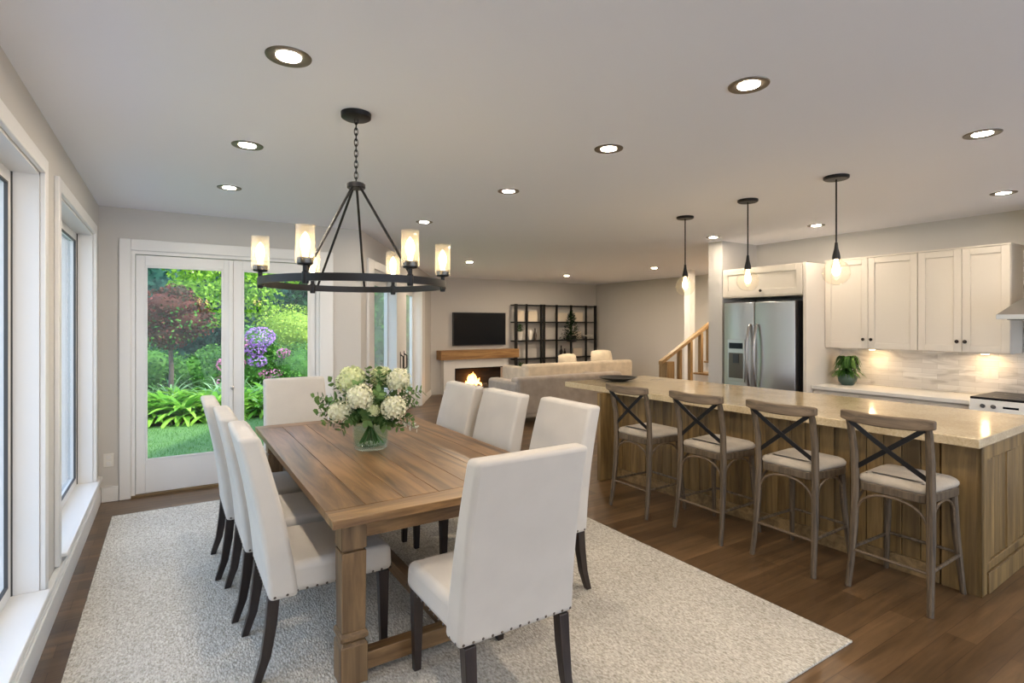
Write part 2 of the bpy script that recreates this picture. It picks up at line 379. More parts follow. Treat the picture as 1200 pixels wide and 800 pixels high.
# left wall with two deep window openings
WZ0, WZ1 = .26, 2.27
wins = [(1.76, 3.38), (3.83, 5.45)]
XL = -.53
mb = MB()
mb.box(XL-.22, -3, 0, XL, 6.07, WZ0); mb.box(XL-.22, -3, WZ1, XL, 6.07, CH)
ys = [-3, 1.76, 3.38, 3.83, 5.45, 6.07]
for a, b in ((-3,1.76),(3.38,3.83),(5.45,6.07)): mb.box(XL-.22, a, WZ0, XL, b, WZ1)
struct('wall_left', mb, M['wall'])
for k, (a, b) in enumerate(wins):
    e = structE('window_%d' % (k+1))
    c = MB(); cw = .075; px = XL+.022
    c.box(XL, a-cw, WZ0-.02, px, a, WZ1+cw); c.box(XL, b, WZ0-.02, px, b+cw, WZ1+cw); c.box(XL, a, WZ1, px, b, WZ1+cw)
    c.build('casing', M['trim'], e, .004)
    j = MB(); jt = .012
    j.box(XL-.2, a, WZ0, XL, a+jt, WZ1); j.box(XL-.2, b-jt, WZ0, XL, b, WZ1); j.box(XL-.2, a, WZ1-jt, XL, b, WZ1)
    j.build('jamb_liner', M['trim'], e)
    MB().box(XL-.2, a+jt, WZ0, XL+.045, b-jt, WZ0+.022).build('window_sill', M['trim'], e, .005)
    s = MB(); x0, x1 = XL-.15, XL-.10; sw = .06; z0 = WZ0+.022
    for (p, q, r_, t_) in ((a+jt, a+jt+sw, z0, WZ1-jt), (b-jt-sw, b-jt, z0, WZ1-jt)): s.box(x0, p, r_, x1, q, t_)
    s.box(x0, a+jt+sw, z0, x1, b-jt-sw, z0+sw); s.box(x0, a+jt+sw, WZ1-jt-sw, x1, b-jt-sw, WZ1-jt)
    s.build('sash_frame', M['trim'], e, .004)
    g = MB(); gw = .008; ya, yb, za, zb = a+jt+sw, b-jt-sw, z0+sw, WZ1-jt-sw
    g.box(x1-.012, ya, za, x1+.002, ya+gw, zb); g.box(x1-.012, yb-gw, za, x1+.002, yb, zb); g.box(x1-.012, ya, za, x1+.002, yb, za+gw); g.box(x1-.012, ya, zb-gw, x1+.002, yb, zb)
    g.box(x1-.012, a+jt, z0, x1+.006, a+jt+.006, WZ1-jt); g.box(x1-.012, b-jt-.006, z0, x1+.006, b-jt, WZ1-jt)
    g.build('sash_gasket', M['gasket'], e)
    MB().box(x0+.02, ya, za, x0+.028, yb, zb).build('glass_pane', M['pane'], e)
# long ledge and baseboard under the windows
struct('trim_1', MB().box(XL, -3, .205, XL+.030, 5.83, .235), M['trim'], .004)
struct('baseboard_left', MB().box(XL, -3, 0, XL+.018, 5.83, .13).box(XL, -3, .13, XL+.010, 5.83, .145), M['trim'], .003)
# door wall
YD = 5.85; d0, d1, dz = -.30, 1.31, 2.20
struct('wall_back', MB().box(XL, YD, 0, d0, YD+.22, CH).box(d1, YD, 0, 1.75, YD+.22, CH).box(d0, YD, dz, d1, YD+.22, CH), M['wall'])
struct('baseboard_back', MB().box(XL+.02, YD-.018, 0, d0-.09, YD, .13).box(d1+.14, YD-.018, 0, 1.72, YD, .13), M['trim'], .003)
e = structE('door_1')
c = MB(); c.box(d0-.085, YD-.025, 0, d0, YD, dz+.10); c.box(d1, YD-.025, 0, d1+.14, YD, dz+.10); c.box(d0, YD-.025, dz, d1, YD, dz+.10)
c.build('casing', M['trim'], e, .005)
c = MB(); c.box(d0, YD, 0, d0+.03, YD+.2, dz); c.box(d1-.03, YD, 0, d1, YD+.2, dz); c.box(d0+.03, YD, dz-.03, d1-.03, YD+.2, dz)
c.build('jamb_liner', M['trim'], e)
MB().box(d0, YD-.01, 0, d1, YD+.2, .02).build('threshold', M['islandwoodh'], e)
def door_leaf(par, x0, x1, g0, g1, y, zt=2.165, gz0=.315, gz1=2.07, gap=.003):
    lf = bpy.data.objects.new('door_leaf', None); C.objects.link(lf); lf.parent = par
    s = MB(); s.box(x0+gap, y, .022, g0, y+.05, zt); s.box(g1, y, .022, x1-gap, y+.05, zt); s.box(g0, y, .022, g1, y+.05, gz0); s.box(g0, y, gz1, g1, y+.05, zt)
    b = .018
    s.box(g0, y-.006, gz0, g0+b, y, gz1); s.box(g1-b, y-.006, gz0, g1, y, gz1); s.box(g0+b, y-.006, gz0, g1-b, y, gz0+b); s.box(g0+b, y-.006, gz1-b, g1-b, y, gz1)
    s.build('leaf_frame', M['trim'], lf, .003)
    MB().box(g0, y+.022, gz0, g1, y+.03, gz1).build('glass_pane', M['pane'], lf)
    return lf
l1 = door_leaf(e, d0+.03, .506, -.197, .426, YD+.02); l2 = door_leaf(e, .506, d1-.03, .588, 1.216, YD+.02)
MB().box(.47, YD+.006, 0.03, .506, YD+.02, 2.16).build('astragal', M['trim'], l1, .003)
lk = MB(); lk.lathe([(0,0),(.016,0),(.016,.012),(.010,.016),(0,.017)], seg=16)
o = lk.build('deadbolt', M['steel'], l1, loc=(.50, YD+.006, .93)); o.rotation_euler = (R(90), 0, 0)
# angled wall with patio door
DA = math.atan2(4.95, 3.0); DL = 5.79; DO = (1.75, 5.85, 0)
p0, p1 = .5, 4.3
struct('wall_patio', MB().box(0, 0, 0, p0, .2, CH).box(p1, 0, 0, DL, .2, CH).box(p0, 0, dz, p1, .2, CH), M['wall'], loc=DO, rz=DA)
struct('baseboard_patio', MB().box(.02, -.018, 0, p0-.28, 0, .13).box(p1+.42, -.018, 0, DL-.02, 0, .13), M['trim'], .003, loc=DO, rz=DA)
e = structE('door_2', DO, DA)
c = MB(); c.box(p0-.26, -.03, 0, p0, 0, dz+.1); c.box(p1, -.03, 0, p1+.4, 0, dz+.1); c.box(p0, -.03, dz, p1, 0, dz+.1)
c.build('casing', M['trim'], e, .005)
c = MB(); c.box(p0, 0, 0, p0+.02, .2, dz); c.box(p1-.02, 0, 0, p1, .2, dz); c.box(p0+.02, 0, dz-.03, p1-.02, .2, dz)
c.build('jamb_liner', M['trim'], e)
la = door_leaf(e, p0+.02, 2.40, p0+.14, 2.02, .14); lb = door_leaf(e, 2.40, p1-.02, 2.79, p1-.10, .14)
MB().box(2.02, .0, .03, 2.78, .14, 2.165).build('centre_stile', M['trim'], la, .004)
for par, hx in ((la, 2.28), (lb, 2.58)):
    h = MB(); h.tube([(hx, 0, .84), (hx, -.045, .87), (hx, -.045, 1.05), (hx, 0, 1.08)], .011, 8); h.box(hx-.02, -.006, .80, hx+.02, 0, 1.12)
    h.build('pull_handle', M['black'], par)
YF = 10.8
struct('wall_far', MB().box(4.55, YF, 0, 9.65, YF+.2, CH), M['wall'])
struct('wall_right', MB().box(9.45, 4.44, 0, 9.65, YF, CH), M['wall'])
struct('wall_kitchen', MB().box(6.45, -3, 0, 6.67, 4.24, CH), M['wall'])
struct('wall_divider', MB().box(5.75, 4.24, 0, 9.45, 4.44, CH), M['wall'])
struct('baseboard_far', MB().box(6.66, YF-.018, 0, 9.43, YF, .13), M['trim'], .003)
struct('baseboard_right', MB().box(9.432, 4.46, 0, 9.45, YF-.02, .13), M['trim'], .003)
struct('trim_2', MB().box(8.27, 6.80, 0, 8.41, 6.94, CH), M['trim'], .004)     # slim white post past the stairs

# ---------------------------------------------------------------- rugs
tag(MB().box(-.40, 1.33, 0, 2.80, 5.35, .012).build('area_rug', M['rug'], bevel=.004),
    'large off-white woven rug lying under the dining table', 'rug')
tag(MB().box(4.75, 7.95, 0, 8.2, 10.0, .012).build('area_rug', M['rug'], bevel=.004),
    'beige rug on the living room floor in front of the fireplace', 'rug')
RZ = .012

# ---------------------------------------------------------------- dining table
t = thing('dining_table', 'long brown oak farmhouse dining table with blocky turned legs', 'table', (1.155, 3.375, RZ))
hx, hy, tz = .61, 1.175, .748
mb = MB(); npl = 7; wpl = 2*hx/npl
for k in range(npl): mb.box(-hx+k*wpl+.0012, -hy+.135, tz-.036, -hx+(k+1)*wpl-.0012, hy-.135, tz)
mb.build('tabletop', M['tabletop'], t, .0018, 2)
for s in (-1, 1):
    MB().box(-hx, s*(hy-.133), tz-.036, hx, s*hy, tz).build('breadboard_end', M['tableend'], t, .003)
for s in (-1, 1):
    MB().box(-hx+.11, s*(hy-.12), tz-.135, hx-.11, s*(hy-.145), tz-.037).build('end_apron', M['tableend'], t)
    MB().box(s*(hx-.085), -hy+.13, tz-.135, s*(hx-.11), hy-.13, tz-.037).build('side_apron', M['tabletop'], t)
for sx_ in (-1, 1):
    for sy_ in (-1, 1):
        l = MB(); cx, cy = sx_*(hx-.115), sy_*(hy-.155)
        def blk(h0, h1, z0, z1): l.hexa([(cx-h0,cy-h0,z0),(cx+h0,cy-h0,z0),(cx+h0,cy+h0,z0),(cx-h0,cy+h0,z0),(cx-h1,cy-h1,z1),(cx+h1,cy-h1,z1),(cx+h1,cy+h1,z1),(cx-h1,cy+h1,z1)])
        blk(.058,.058,0,.165); blk(.058,.046,.165,.180); blk(.046,.060,.180,.195); blk(.060,.060,.195,.212); blk(.060,.050,.212,.225)
        blk(.050,.053,.225,.565); blk(.044,.044,.565,.575); blk(.054,.054,.575,tz-.037)
        l.build('leg', M['tableleg'], t, .003)
for s in (-1, 1):
    MB().box(-hx+.175, s*(hy-.155)-.03, .03, hx-.175, s*(hy-.155)+.03, .105).build('stretcher', M['tableend'], t, .003)
MB().box(-.03, -hy+.186, .03, .03, hy-.186, .105).build('long_stretcher', M['tabletop'], t, .003)

# ---------------------------------------------------------------- dining chairs
def make_dchair(label):
    c = thing('dining_chair', label, 'chair', group='cream dining chairs around the table')
    # seat
    sw = .25
    s = MB(); s.hexa([(-sw,-.20,.36),(sw,-.20,.36),(sw+.004,.265,.36),(-sw-.004,.265,.36),(-sw,-.20,.495),(sw,-.20,.495),(sw,.26,.480),(-sw,.26,.480)])
    o = s.build('seat', M['linen'], c, .032, 4)
    # back: a raked, slightly bowed slab
    b = MB(); rows = 9; vs = []; fs = [(0,1,2,3)]
    for i in range(rows+1):
        u = i/rows; z = .355 + u*.700; yr = -.285 - .045*u - .075*u*u; th = .122 - .034*u; hw = .265 - .014*u
        if i == rows: z += .004
        vs += [(-hw,yr,z),(-hw,yr+th,z),(hw,yr+th,z),(hw,yr,z)]
    for i in range(rows):
        for k in range(4): fs.append((i*4+k,(i+1)*4+k,(i+1)*4+(k+1)%4,i*4+(k+1)%4))
    fs.append(tuple(rows*4+k for k in (3,2,1,0)))
    o = b.add(vs, fs).build('backrest', M['linen'], c, .020, 4)
    # nailheads along the lower edge
    nl = MB()
    def nail(p, d):
        p = Vector(p); d = Vector(d); a = Vector((0,0,1)); q = d.cross(a)
        ring = []; r0 = .0062
        vs = [p + d*.0045]
        for k in range(6):
            an = 2*pi*k/6; vs.append(p + (a*cos(an)+q*sin(an))*r0)
        nl.add(vs, [(0,1+k,1+(k+1)%6) for k in range(6)])
    for k in range(13): nail((-.245+.49*k/12, -.2865, .372), (0,-1,0))
    for s in (-1, 1):
        for k in range(11): nail((s*.2525, -.17+.42*k/10, .376), (s,0,0))
        for k in range(2): nail((s*.2655, -.262+.05*k, .372), (s,0,0))
    for k in range(12): nail((-.22+.44*k/11, .2655, .376), (0,1,0))
    nl.build('nailhead_trim', M['nail'], c)
    for s in (-1, 1):
        x = s*.215
        MB().hexa([(x-.016,.212,0),(x+.016,.212,0),(x+.016,.244,0),(x-.016,.244,0),(x-.024,.20,.36),(x+.024,.20,.36),(x+.024,.25,.36),(x-.024,.25,.36)]).build('leg', M['leg'], c, .003)
        pts = [(x,-.262,.355),(x,-.272,.24),(x,-.292,.11),(x,-.328,.0)]; l = MB(); vs = []; fs = []
        ws = [.024,.023,.020,.016]
        for (px_,py_,pz_), w_ in zip(pts, ws): vs += [(px_-w_,py_-w_,pz_),(px_+w_,py_-w_,pz_),(px_+w_,py_+w_,pz_),(px_-w_,py_+w_,pz_)]
        for i in range(3):
            for k in range(4): fs.append((i*4+k,(i+1)*4+k,(i+1)*4+(k+1)%4,i*4+(k+1)%4))
        fs += [(0,1,2,3),(15,14,13,12)]
        l.add(vs, fs).build('leg', M['leg'], c, .003)
    return c
ch = make_dchair('cream dining chair at the near head of table, back to the viewer')
ch.location = (1.14, 2.03, RZ); T = snapshot(ch)
ch.rotation_euler.z = 0
for x, y, a, lb_ in ((.635, 2.74, -90, 'cream dining chair on the window side, nearest of its row of three'),
                     (.605, 3.33, -90, 'cream dining chair on the window side, middle of its row of three'),
                     (.565, 3.90, -90, 'cream dining chair on the window side, farthest of its row of three'),
                     (1.72, 2.63, 90, 'cream dining chair on the island side, nearest of its row of three'),
                     (1.65, 3.26, 90, 'cream dining chair on the island side, middle of its row of three'),
                     (1.62, 3.84, 90, 'cream dining chair on the island side, farthest of its row of three'),
                     (.925, 4.72, 180, 'cream dining chair at the far head of table before the garden doors')):
    dup(T, (x, y, RZ), R(a), lb_)

# ---------------------------------------------------------------- island
isl = thing('kitchen_island', 'long oak plank kitchen island base behind the four stools', 'kitchen island', (3.72, 1.12, 0), R(1.8))
bx0, bx1, by0, by1, bz = .17, 1.14, .03, 2.95, .865
MB().box(bx0+.02, by0+.03, .0, bx1-.02, by1-.02, bz).build('carcass', M['islandwood'], isl)
p = MB(); y = by0+.20; k = 0
while y < by1-.05:
    y2 = min(y+.10, by1-.05); p.box(bx0, y+.002, .10, bx0+.019, y2-.002, bz); y += .10
p.build('plank_front', M['islandwood'], isl, .003)
MB().box(bx0-.012, by0+.2, 0, bx0+.019, by1-.05, .10).build('plinth', M['islandwoodh'], isl, .003)
MB().box(bx0-.02, by0, 0, bx0+.02, by0+.19, bz).box(bx0-.02, by0-.0, 0, bx0+.07, by0+.029, bz).build('corner_pilaster', M['islandwood'], isl, .004)
p = MB(); f = .10
p.box(bx0+.07, by0+.005, bz-f, bx1, by0+.029, bz); p.box(bx0+.07, by0+.005, 0, bx1, by0+.029, .17)
for xx in (bx0+.072, (bx0+bx1)/2-.02, bx1-.08): p.box(xx, by0+.005, .17, xx+.08, by0+.029, bz-f)
p.box(bx0+.07, by0-.010, 0, bx1, by0+.005, .12)
p.build('end_frame', M['islandwood'], isl, .004)
p = MB()
for k in range(7):
    xx = bx0+.152 + k*.1
    p.box(xx+.002, by0+.016, .17, min(xx+.1, bx1-.08)-.002, by0+.030, bz-f)
p.build('end_panel', M['islandwood'], isl, .002)
MB().box(-.06, by1-.05, 0, bx1, by1, bz).build('support_panel', M['islandwood'], isl, .004)
ct = MB().box(0, 0, .866, 1.25, 3.52, .920).build('island_countertop', M['granite'], None, .006, 3, loc=(3.72, 1.12, 0), rz=R(1.8))
tag(ct, 'polished beige granite worktop on the oak island', 'countertop')
b = MB().lathe([(0,.004),(.09,0),(.10,.004),(.19,.028),(.215,.042),(.205,.042),(.18,.032),(.09,.012),(0,.010)], seg=40)
tag(b.build('serving_bowl', M['black'], loc=(4.16, 4.40, .921)), 'wide shallow black bowl at the far end of the island top', 'bowl')

# ---------------------------------------------------------------- bar stools (local +x faces the island)
def make_stool(label):
    c = thing('bar_stool', label, 'bar stool', group='cross-back stools along the island')
    def rear(s): return [(-.245,s*.205,0),(-.222,s*.198,.15),(-.200,s*.192,.36),(-.190,s*.188,.60),(-.200,s*.190,.80),(-.235,s*.196,.95),(-.262,s*.200,1.02)]
    for s in (-1, 1):
        MB().tube(rear(s), [.016,.018,.022,.0225,.021,.019,.017], 10).build('leg', M['stoolwood'], c)
        MB().tube([(.165,s*.165,.60),(.18,s*.175,.35),(.215,s*.198,0)], [.021,.020,.014], 10).build('leg', M['stoolwood'], c)
    # frame: rounded trapezoid
    def outline(g, n=10):
        pts = []
        for (cx, cy, a0) in ((.135,.125,0),(-.155,.125,90),(-.155,-.125,180),(.135,-.125,270)):
            r_ = .075 if cx > 0 else .045; r_ += g
            ex = .0 if cx > 0 else .0
            for k in range(n): 
                a = R(a0 + 90*k/(n-1)); pts.append((cx + (r_)*cos(a), cy*(1.0 if cx > 0 else 1.08) + (.0) + r_*sin(a)))
        return pts
    MB().prism(outline(0), .575, .625).build('seat_frame', M['stoolwood'], c, .006)
    q = MB(); rings = [(-.006,.6251),(.002,.635),(.003,.648),(-.008,.662),(-.03,.672),(-.07,.678)]
    vs = []; n = 40
    for g, z in rings: vs += [(x,y,z) for x,y in outline(g)]
    n = len(outline(0)); fs = [tuple(range(n-1,-1,-1)), tuple((len(rings)-1)*n+k for k in range(n))]
    for i in range(len(rings)-1):
        for k in range(n): fs.append((i*n+k,i*n+(k+1)%n,(i+1)*n+(k+1)%n,(i+1)*n+k))
    q.add(vs, fs).build('seat_cushion', M['stoolcush'], c, smooth=60)
    # top rail curved backwards
    r_ = MB(); vs = []; nseg = 14
    for i in range(nseg+1):
        u = -1+2*i/nseg; yy = u*.236; xx = -.262 - .034*(1-u*u) ; h = .034 - .010*u**6; zc = 1.018 - .010*(1-u*u)
        t_ = .013
        vs += [(xx-t_,yy,zc-h),(xx+t_,yy,zc-h),(xx+t_+.002,yy,zc+h*.6),(xx+t_*.6,yy,zc+h),(xx-t_*.6,yy,zc+h),(xx-t_,yy,zc+h*.6)]
    fs = [(5,4,3,2,1,0), tuple(nseg*6+k for k in range(6))]
    for i in range(nseg):
        for k in range(6): fs.append((i*6+k,i*6+(k+1)%6,(i+1)*6+(k+1)%6,(i+1)*6+k))
    r_.add(vs, fs).build('top_rail', M['stoolrail'], c, .008, 3)
    # crossed metal straps
    for s in (-1, 1):
        pts = []
        for i in range(9):
            u = i/8; pts.append((-.268 + .075*u - (.012+.004*s)*sin(pi*u), s*(.185-.37*u), .985-.285*u))
        MB().tube(pts, .013, 4, True, (.25, 1)).build('cross_strap', M['black'], c)
    # stretchers
    MB().tube([(-.218,-.197,.215),(-.218,.197,.215)], .0095, 8).build('stretcher', M['stoolrail'], c)
    MB().tube([(.195,-.188,.235),(.195,.188,.235)], .0095, 8).build('stretcher', M['stoolwood'], c)
    for s in (-1, 1): MB().tube([(-.216,s*.196,.225),(.196,s*.187,.225)], .0095, 8).build('stretcher', M['stoolwood'], c)
    # bentwood arches
    def arch(a, b_):
        a = Vector(a); b_ = Vector(b_); pts = []
        for i in range(15):
            an = pi*i/14; u = .5-.5*cos(an); pts.append(a.lerp(b_, u)*1.0 + Vector((0,0,.16*sin(an)**.7)))
        return MB().tube(pts, .0075, 6)
    arch((-.200,-.178,.41),(-.200,.178,.41)).build('arch_brace', M['stoolrail'], c)
    for s in (-1, 1): arch((-.185,s*.188,.41),(.162,s*.172,.41)).build('arch_brace', M['stoolrail'], c)
    return c
st = make_stool('cross-back wooden stool nearest the camera, at the near end of the island')
st.location = (3.63, 1.43, 0); T = snapshot(st)
dup(T, (3.55, 2.00, 0), 0, 'cross-back wooden stool second from the near end of the island')
dup(T, (3.49, 2.61, 0), 0, 'cross-back wooden stool second from the far end of the island')
dup(T, (3.42, 3.24, 0), 0, 'cross-back wooden stool farthest away, beside the far support panel of the island')

# ---------------------------------------------------------------- kitchen wall
def shaker(mb, x, y0, y1, z0, z1, fw=.06, th=.02):   # door facing -X, outer face at x
    mb.box(x, y0, z0, x+th, y0+fw, z1); mb.box(x, y1-fw, z0, x+th, y1, z1)
    mb.box(x, y0+fw, z0, x+th, y1-fw, z0+fw); mb.box(x, y0+fw, z1-fw, x+th, y1-fw, z1)
    mb.box(x+.010, y0+fw, z0+fw, x+th, y1-fw, z1-fw)
def knob(par, x, y, z):
    o = MB().lathe([(.006,0),(.006,.012),(.015,.016),(.017,.023),(.012,.030),(0,.031)], seg=14).build('knob', M['knob'], par, loc=(x, y, z)); o.rotation_euler = (0, R(-90), 0)
FX = 6.12
for (y0, y1, yd, ks, lab) in ((2.322, 3.195, 2.761, (2.725, 2.80), 'cream wall cabinet beside the refrigerator, above the potted plant'),
                          (1.635, 2.320, 1.974, (1.945, 2.005), 'cream wall cabinet nearest the range hood')):
    c = thing('wall_cabinet', lab, 'cabinet', group='cream wall cabinets')
    MB().box(FX+.022, y0, 1.285, 6.448, y1, 2.235).build('body', M['cab'], c)
    if y0 < 2: MB().box(FX+.0, y0-.004, 2.235, 6.448, y1, 2.25).build('top_trim', M['cab'], c)
    else: MB().box(FX+.0, y0, 2.235, 6.448, y1, 2.25).build('top_trim', M['cab'], c)
    for (a, b_, ky) in ((y0+.002, yd-.002, ks[0]), (yd+.002, y1-.002, ks[1])):
        m_ = MB(); shaker(m_, FX, a, b_, 1.29, 2.232); d = m_.build('door', M['cab'], c, .002); knob(d, FX, ky, 1.385)
# puck lights under them
for y in (2.80, 1.86):
    pk = thing('under_cabinet_light', 'small warm puck light under the cabinet ' + ('above the potted plant' if y > 2.5 else 'next to the range hood'), 'light', (6.30, y, 1.272), group='puck lights under the wall cabinets')
    MB().lathe([(.035,0),(.037,.012),(0,.012)], seg=20).build('housing', M['steel'], pk)
    MB().lathe([(0,-.001),(.028,-.001),(.028,.0),(0,.0)], seg=20).build('lens', M['puck'], pk)
# cabinet over the fridge and its side panel
c = thing('fridge_cabinet', 'cream cabinet enclosing the refrigerator, with one wide door above it', 'cabinet')
MB().box(5.772, 3.235, 1.86, 6.448, 4.235, 2.21).build('body', M['cab'], c)
m_ = MB(); shaker(m_, 5.75, 3.24, 4.232, 1.875, 2.205, .07); d = m_.build('door', M['cab'], c, .002); knob(d, 5.75, 3.72, 1.93)
MB().box(5.75, 3.198, 0, 6.448, 3.232, 2.21).build('side_panel', M['cab'], c, .002)
# fridge
fr = thing('refrigerator', 'stainless side-by-side refrigerator with curved handles and ice dispenser', 'refrigerator')
MB().box(5.80, 3.30, .02, 6.43, 4.20, 1.80).build('body', M['darksteel'], fr)
def fdoor(y0, y1):
    d = MB(); n = 8; pts = []
    for i in range(n+1):
        u = i/n; y = y0+(y1-y0)*u; pts.append((5.725 - .014*(1-(2*u-1)**2), y))
    pts += [(5.79, y1), (5.79, y0)]
    return d.prism(pts[::-1], .10, 1.80)
dl = fdoor(3.795, 4.195).build('freezer_door', M['steel'], fr, .004)
dr = fdoor(3.305, 3.785).build('fridge_door', M['steel'], fr, .004)
for par, y in ((dl, 3.835), (dr, 3.745)):
    pts = [(5.715,y,.78),(5.690,y,.80),(5.660,y,.92),(5.645,y,1.13),(5.655,y,1.36),(5.690,y,1.52),(5.715,y,1.54)]
    MB().tube(pts, [.012,.015,.016,.016,.016,.015,.012], 10).build('handle', M['steel'], par)
ds = MB().box(5.700, 3.90, .86, 5.715, 4.13, 1.36).build('dispenser', M['steel'], dl, .004)
MB().box(5.694, 3.925, 1.25, 5.702, 4.105, 1.32).build('display', M['screen'], ds)
MB().box(5.697, 3.92, .90, 5.7015, 4.11, 1.20).build('dispenser_recess', M['nail'], ds)
MB().box(5.690, 3.975, 1.08, 5.699, 4.05, 1.19).build('paddle', M['darksteel'], ds)
MB().box(5.80, 3.31, 0, 5.9, 4.19, .09).build('toe_grille', M['darksteel'], fr)
# base cabinet, worktop, backsplash
c = thing('base_cabinet', 'white base cabinet under the back worktop between refrigerator and range', 'cabinet')
MB().box(5.89, 1.83, .0, 6.448, 3.194, .845).build('body', M['cab'], c)
for k in range(3):
    a = 1.835+k*.4535; m_ = MB(); shaker(m_, 5.868, a, a+.449, .12, .655); d = m_.build('door', M['cab'], c, .002); knob(d, 5.868, a+.06, .60)
    d = MB().box(5.868, a, .665, 5.888, a+.449, .825).build('drawer', M['cab'], c, .002); knob(d, 5.868, a+.22, .745)
tag(MB().box(5.84, 1.83, .847, 6.43, 3.194, .885).build('back_countertop', M['white'], None, .005), 'pale stone worktop along the backsplash between refrigerator and range', 'countertop')
struct('trim_3', MB().box(6.434, .4, .887, 6.4495, 3.195, 1.283).box(6.434, .4, 1.2832, 6.4495, 1.63, 1.60), M['tile'])
for (y, z, lab) in ((1.86, 1.09, 'white double outlet plate on the stone backsplash near the range'),):
    o = thing('wall_outlet', lab, 'outlet', (6.434, y, z))
    MB().box(-.006, -.06, -.055, 0, .06, .055).build('plate', M['white'], o, .002)
    for s in (-1, 1): MB().box(-.008, s*.03-.017, -.032, -.0055, s*.03+.017, .032).build('socket', M['trim'], o, .001)
o = thing('wall_outlet', 'white electrical outlet low on the wall left of the garden doors', 'outlet', (-.46, YD, .36))
MB().box(-.037, -.006, -.058, .037, 0, .058).build('plate', M['white'], o, .002)
for s in (-1, 1): MB().box(-.017, -.008, s*.026-.016, .017, -.0055, s*.026+.016).build('socket', M['trim'], o, .001)
# range
c = thing('kitchen_range', 'white range with black glass cooktop and front knobs', 'stove')
MB().box(5.86, 1.06, .02, 6.43, 1.822, .87).build('body', M['range'], c, .003)
MB().box(5.83, 1.055, .905, 6.43, 1.824, .925).build('cooktop', M['cooktop'], c, .005)
cp = MB().hexa([(5.80,1.055,.80),(5.862,1.055,.80),(5.862,1.824,.80),(5.80,1.824,.80),(5.825,1.055,.905),(5.862,1.055,.905),(5.862,1.824,.905),(5.825,1.824,.905)]).build('control_panel', M['range'], c, .004)
MB().box(5.862, 1.056, .871, 6.43, 1.823, .904).build('top_trim', M['range'], c)
for y in (1.73, 1.66, 1.25, 1.18):
    k_ = MB().lathe([(.017,0),(.016,.018),(0,.019)], seg=16).build('control_knob', M['darksteel'], cp, loc=(5.811, y, .853)); k_.rotation_euler = (0, R(-77), 0)
MB().box(5.810, 1.50, .845, 5.814, 1.60, .862).build('display', M['screen'], cp)
dd = MB().box(5.815, 1.065, .22, 5.86, 1.815, .775).build('oven_door', M['range'], c, .004)
MB().box(5.812, 1.16, .32, 5.816, 1.72, .62).build('oven_window', M['cooktop'], dd)
MB().tube([(5.815,1.13,.72),(5.775,1.13,.72),(5.775,1.75,.72),(5.815,1.75,.72)], .010, 8).build('handle', M['steel'], dd)
MB().box(5.82, 1.065, .04, 5.86, 1.815, .20).build('drawer', M['range'], c, .004)
for yy in (1.25, 1.62):
    for xx in (5.98, 6.25): MB().torus((xx, yy, .9255), .085, .0012, seg=32, s2=4).build('burner_ring', M['steel'], c)
# hood
c = thing('range_hood', 'stainless chimney range hood above the cooktop', 'range hood')
h = MB(); h.box(5.73, .98, 1.585, 6.43, 1.622, 1.625)
h.build('rim', M['steel'], c, .002)
h = MB(); h.hexa([(5.735,.985,1.625),(6.43,.985,1.625),(6.43,1.617,1.625),(5.735,1.617,1.625),(6.10,1.17,1.86),(6.43,1.17,1.86),(6.43,1.44,1.86),(6.10,1.44,1.86)])
h.build('canopy', M['steel'], c)
MB().box(6.10, 1.17, 1.86, 6.43, 1.44, CH-.001).build('chimney', M['steel'], c, .002)
MB().box(5.80, 1.03, 1.580, 6.38, 1.57, 1.585).build('filter', M['darksteel'], c)
# potted plant on the back worktop
c = thing('potted_plant', 'bushy green houseplant in a round pot under the wall cabinet', 'plant', (6.20, 3.0, .886))
MB().lathe([(0,0),(.055,0),(.085,.035),(.092,.08),(.078,.12),(.070,.12),(.070,.10),(0,.10)], seg=24).build('pot', plain('dark_green_glaze', (.05,.09,.07), .3), c)
rnd = random.Random(4)
lf = MB()
for k in range(240):
    a = rnd.uniform(0, 2*pi); L = rnd.uniform(.14, .27); rise = rnd.uniform(.06, .30); wd = rnd.uniform(.010,.018); prev = None; vs = []
    for i in range(6):
        u = i/5; r_ = L*u*(.75 if rise > .13 else 1)*.72; z = .10 + rise*(4*u*(1-u*.85))*.62 - (.05*u*u if rise < .12 else 0)
        w_ = wd*sin(pi*min(1, u*.9+.08)); tx, ty = -sin(a), cos(a)
        vs += [(r_*cos(a)+tx*w_, r_*sin(a)+ty*w_, z), (r_*cos(a)-tx*w_, r_*sin(a)-ty*w_, z)]
    lf.add(vs, [(2*i,2*i+1,2*i+3,2*i+2) for i in range(5)])
lf.build('foliage', M['greenleaf'], c, smooth=80)

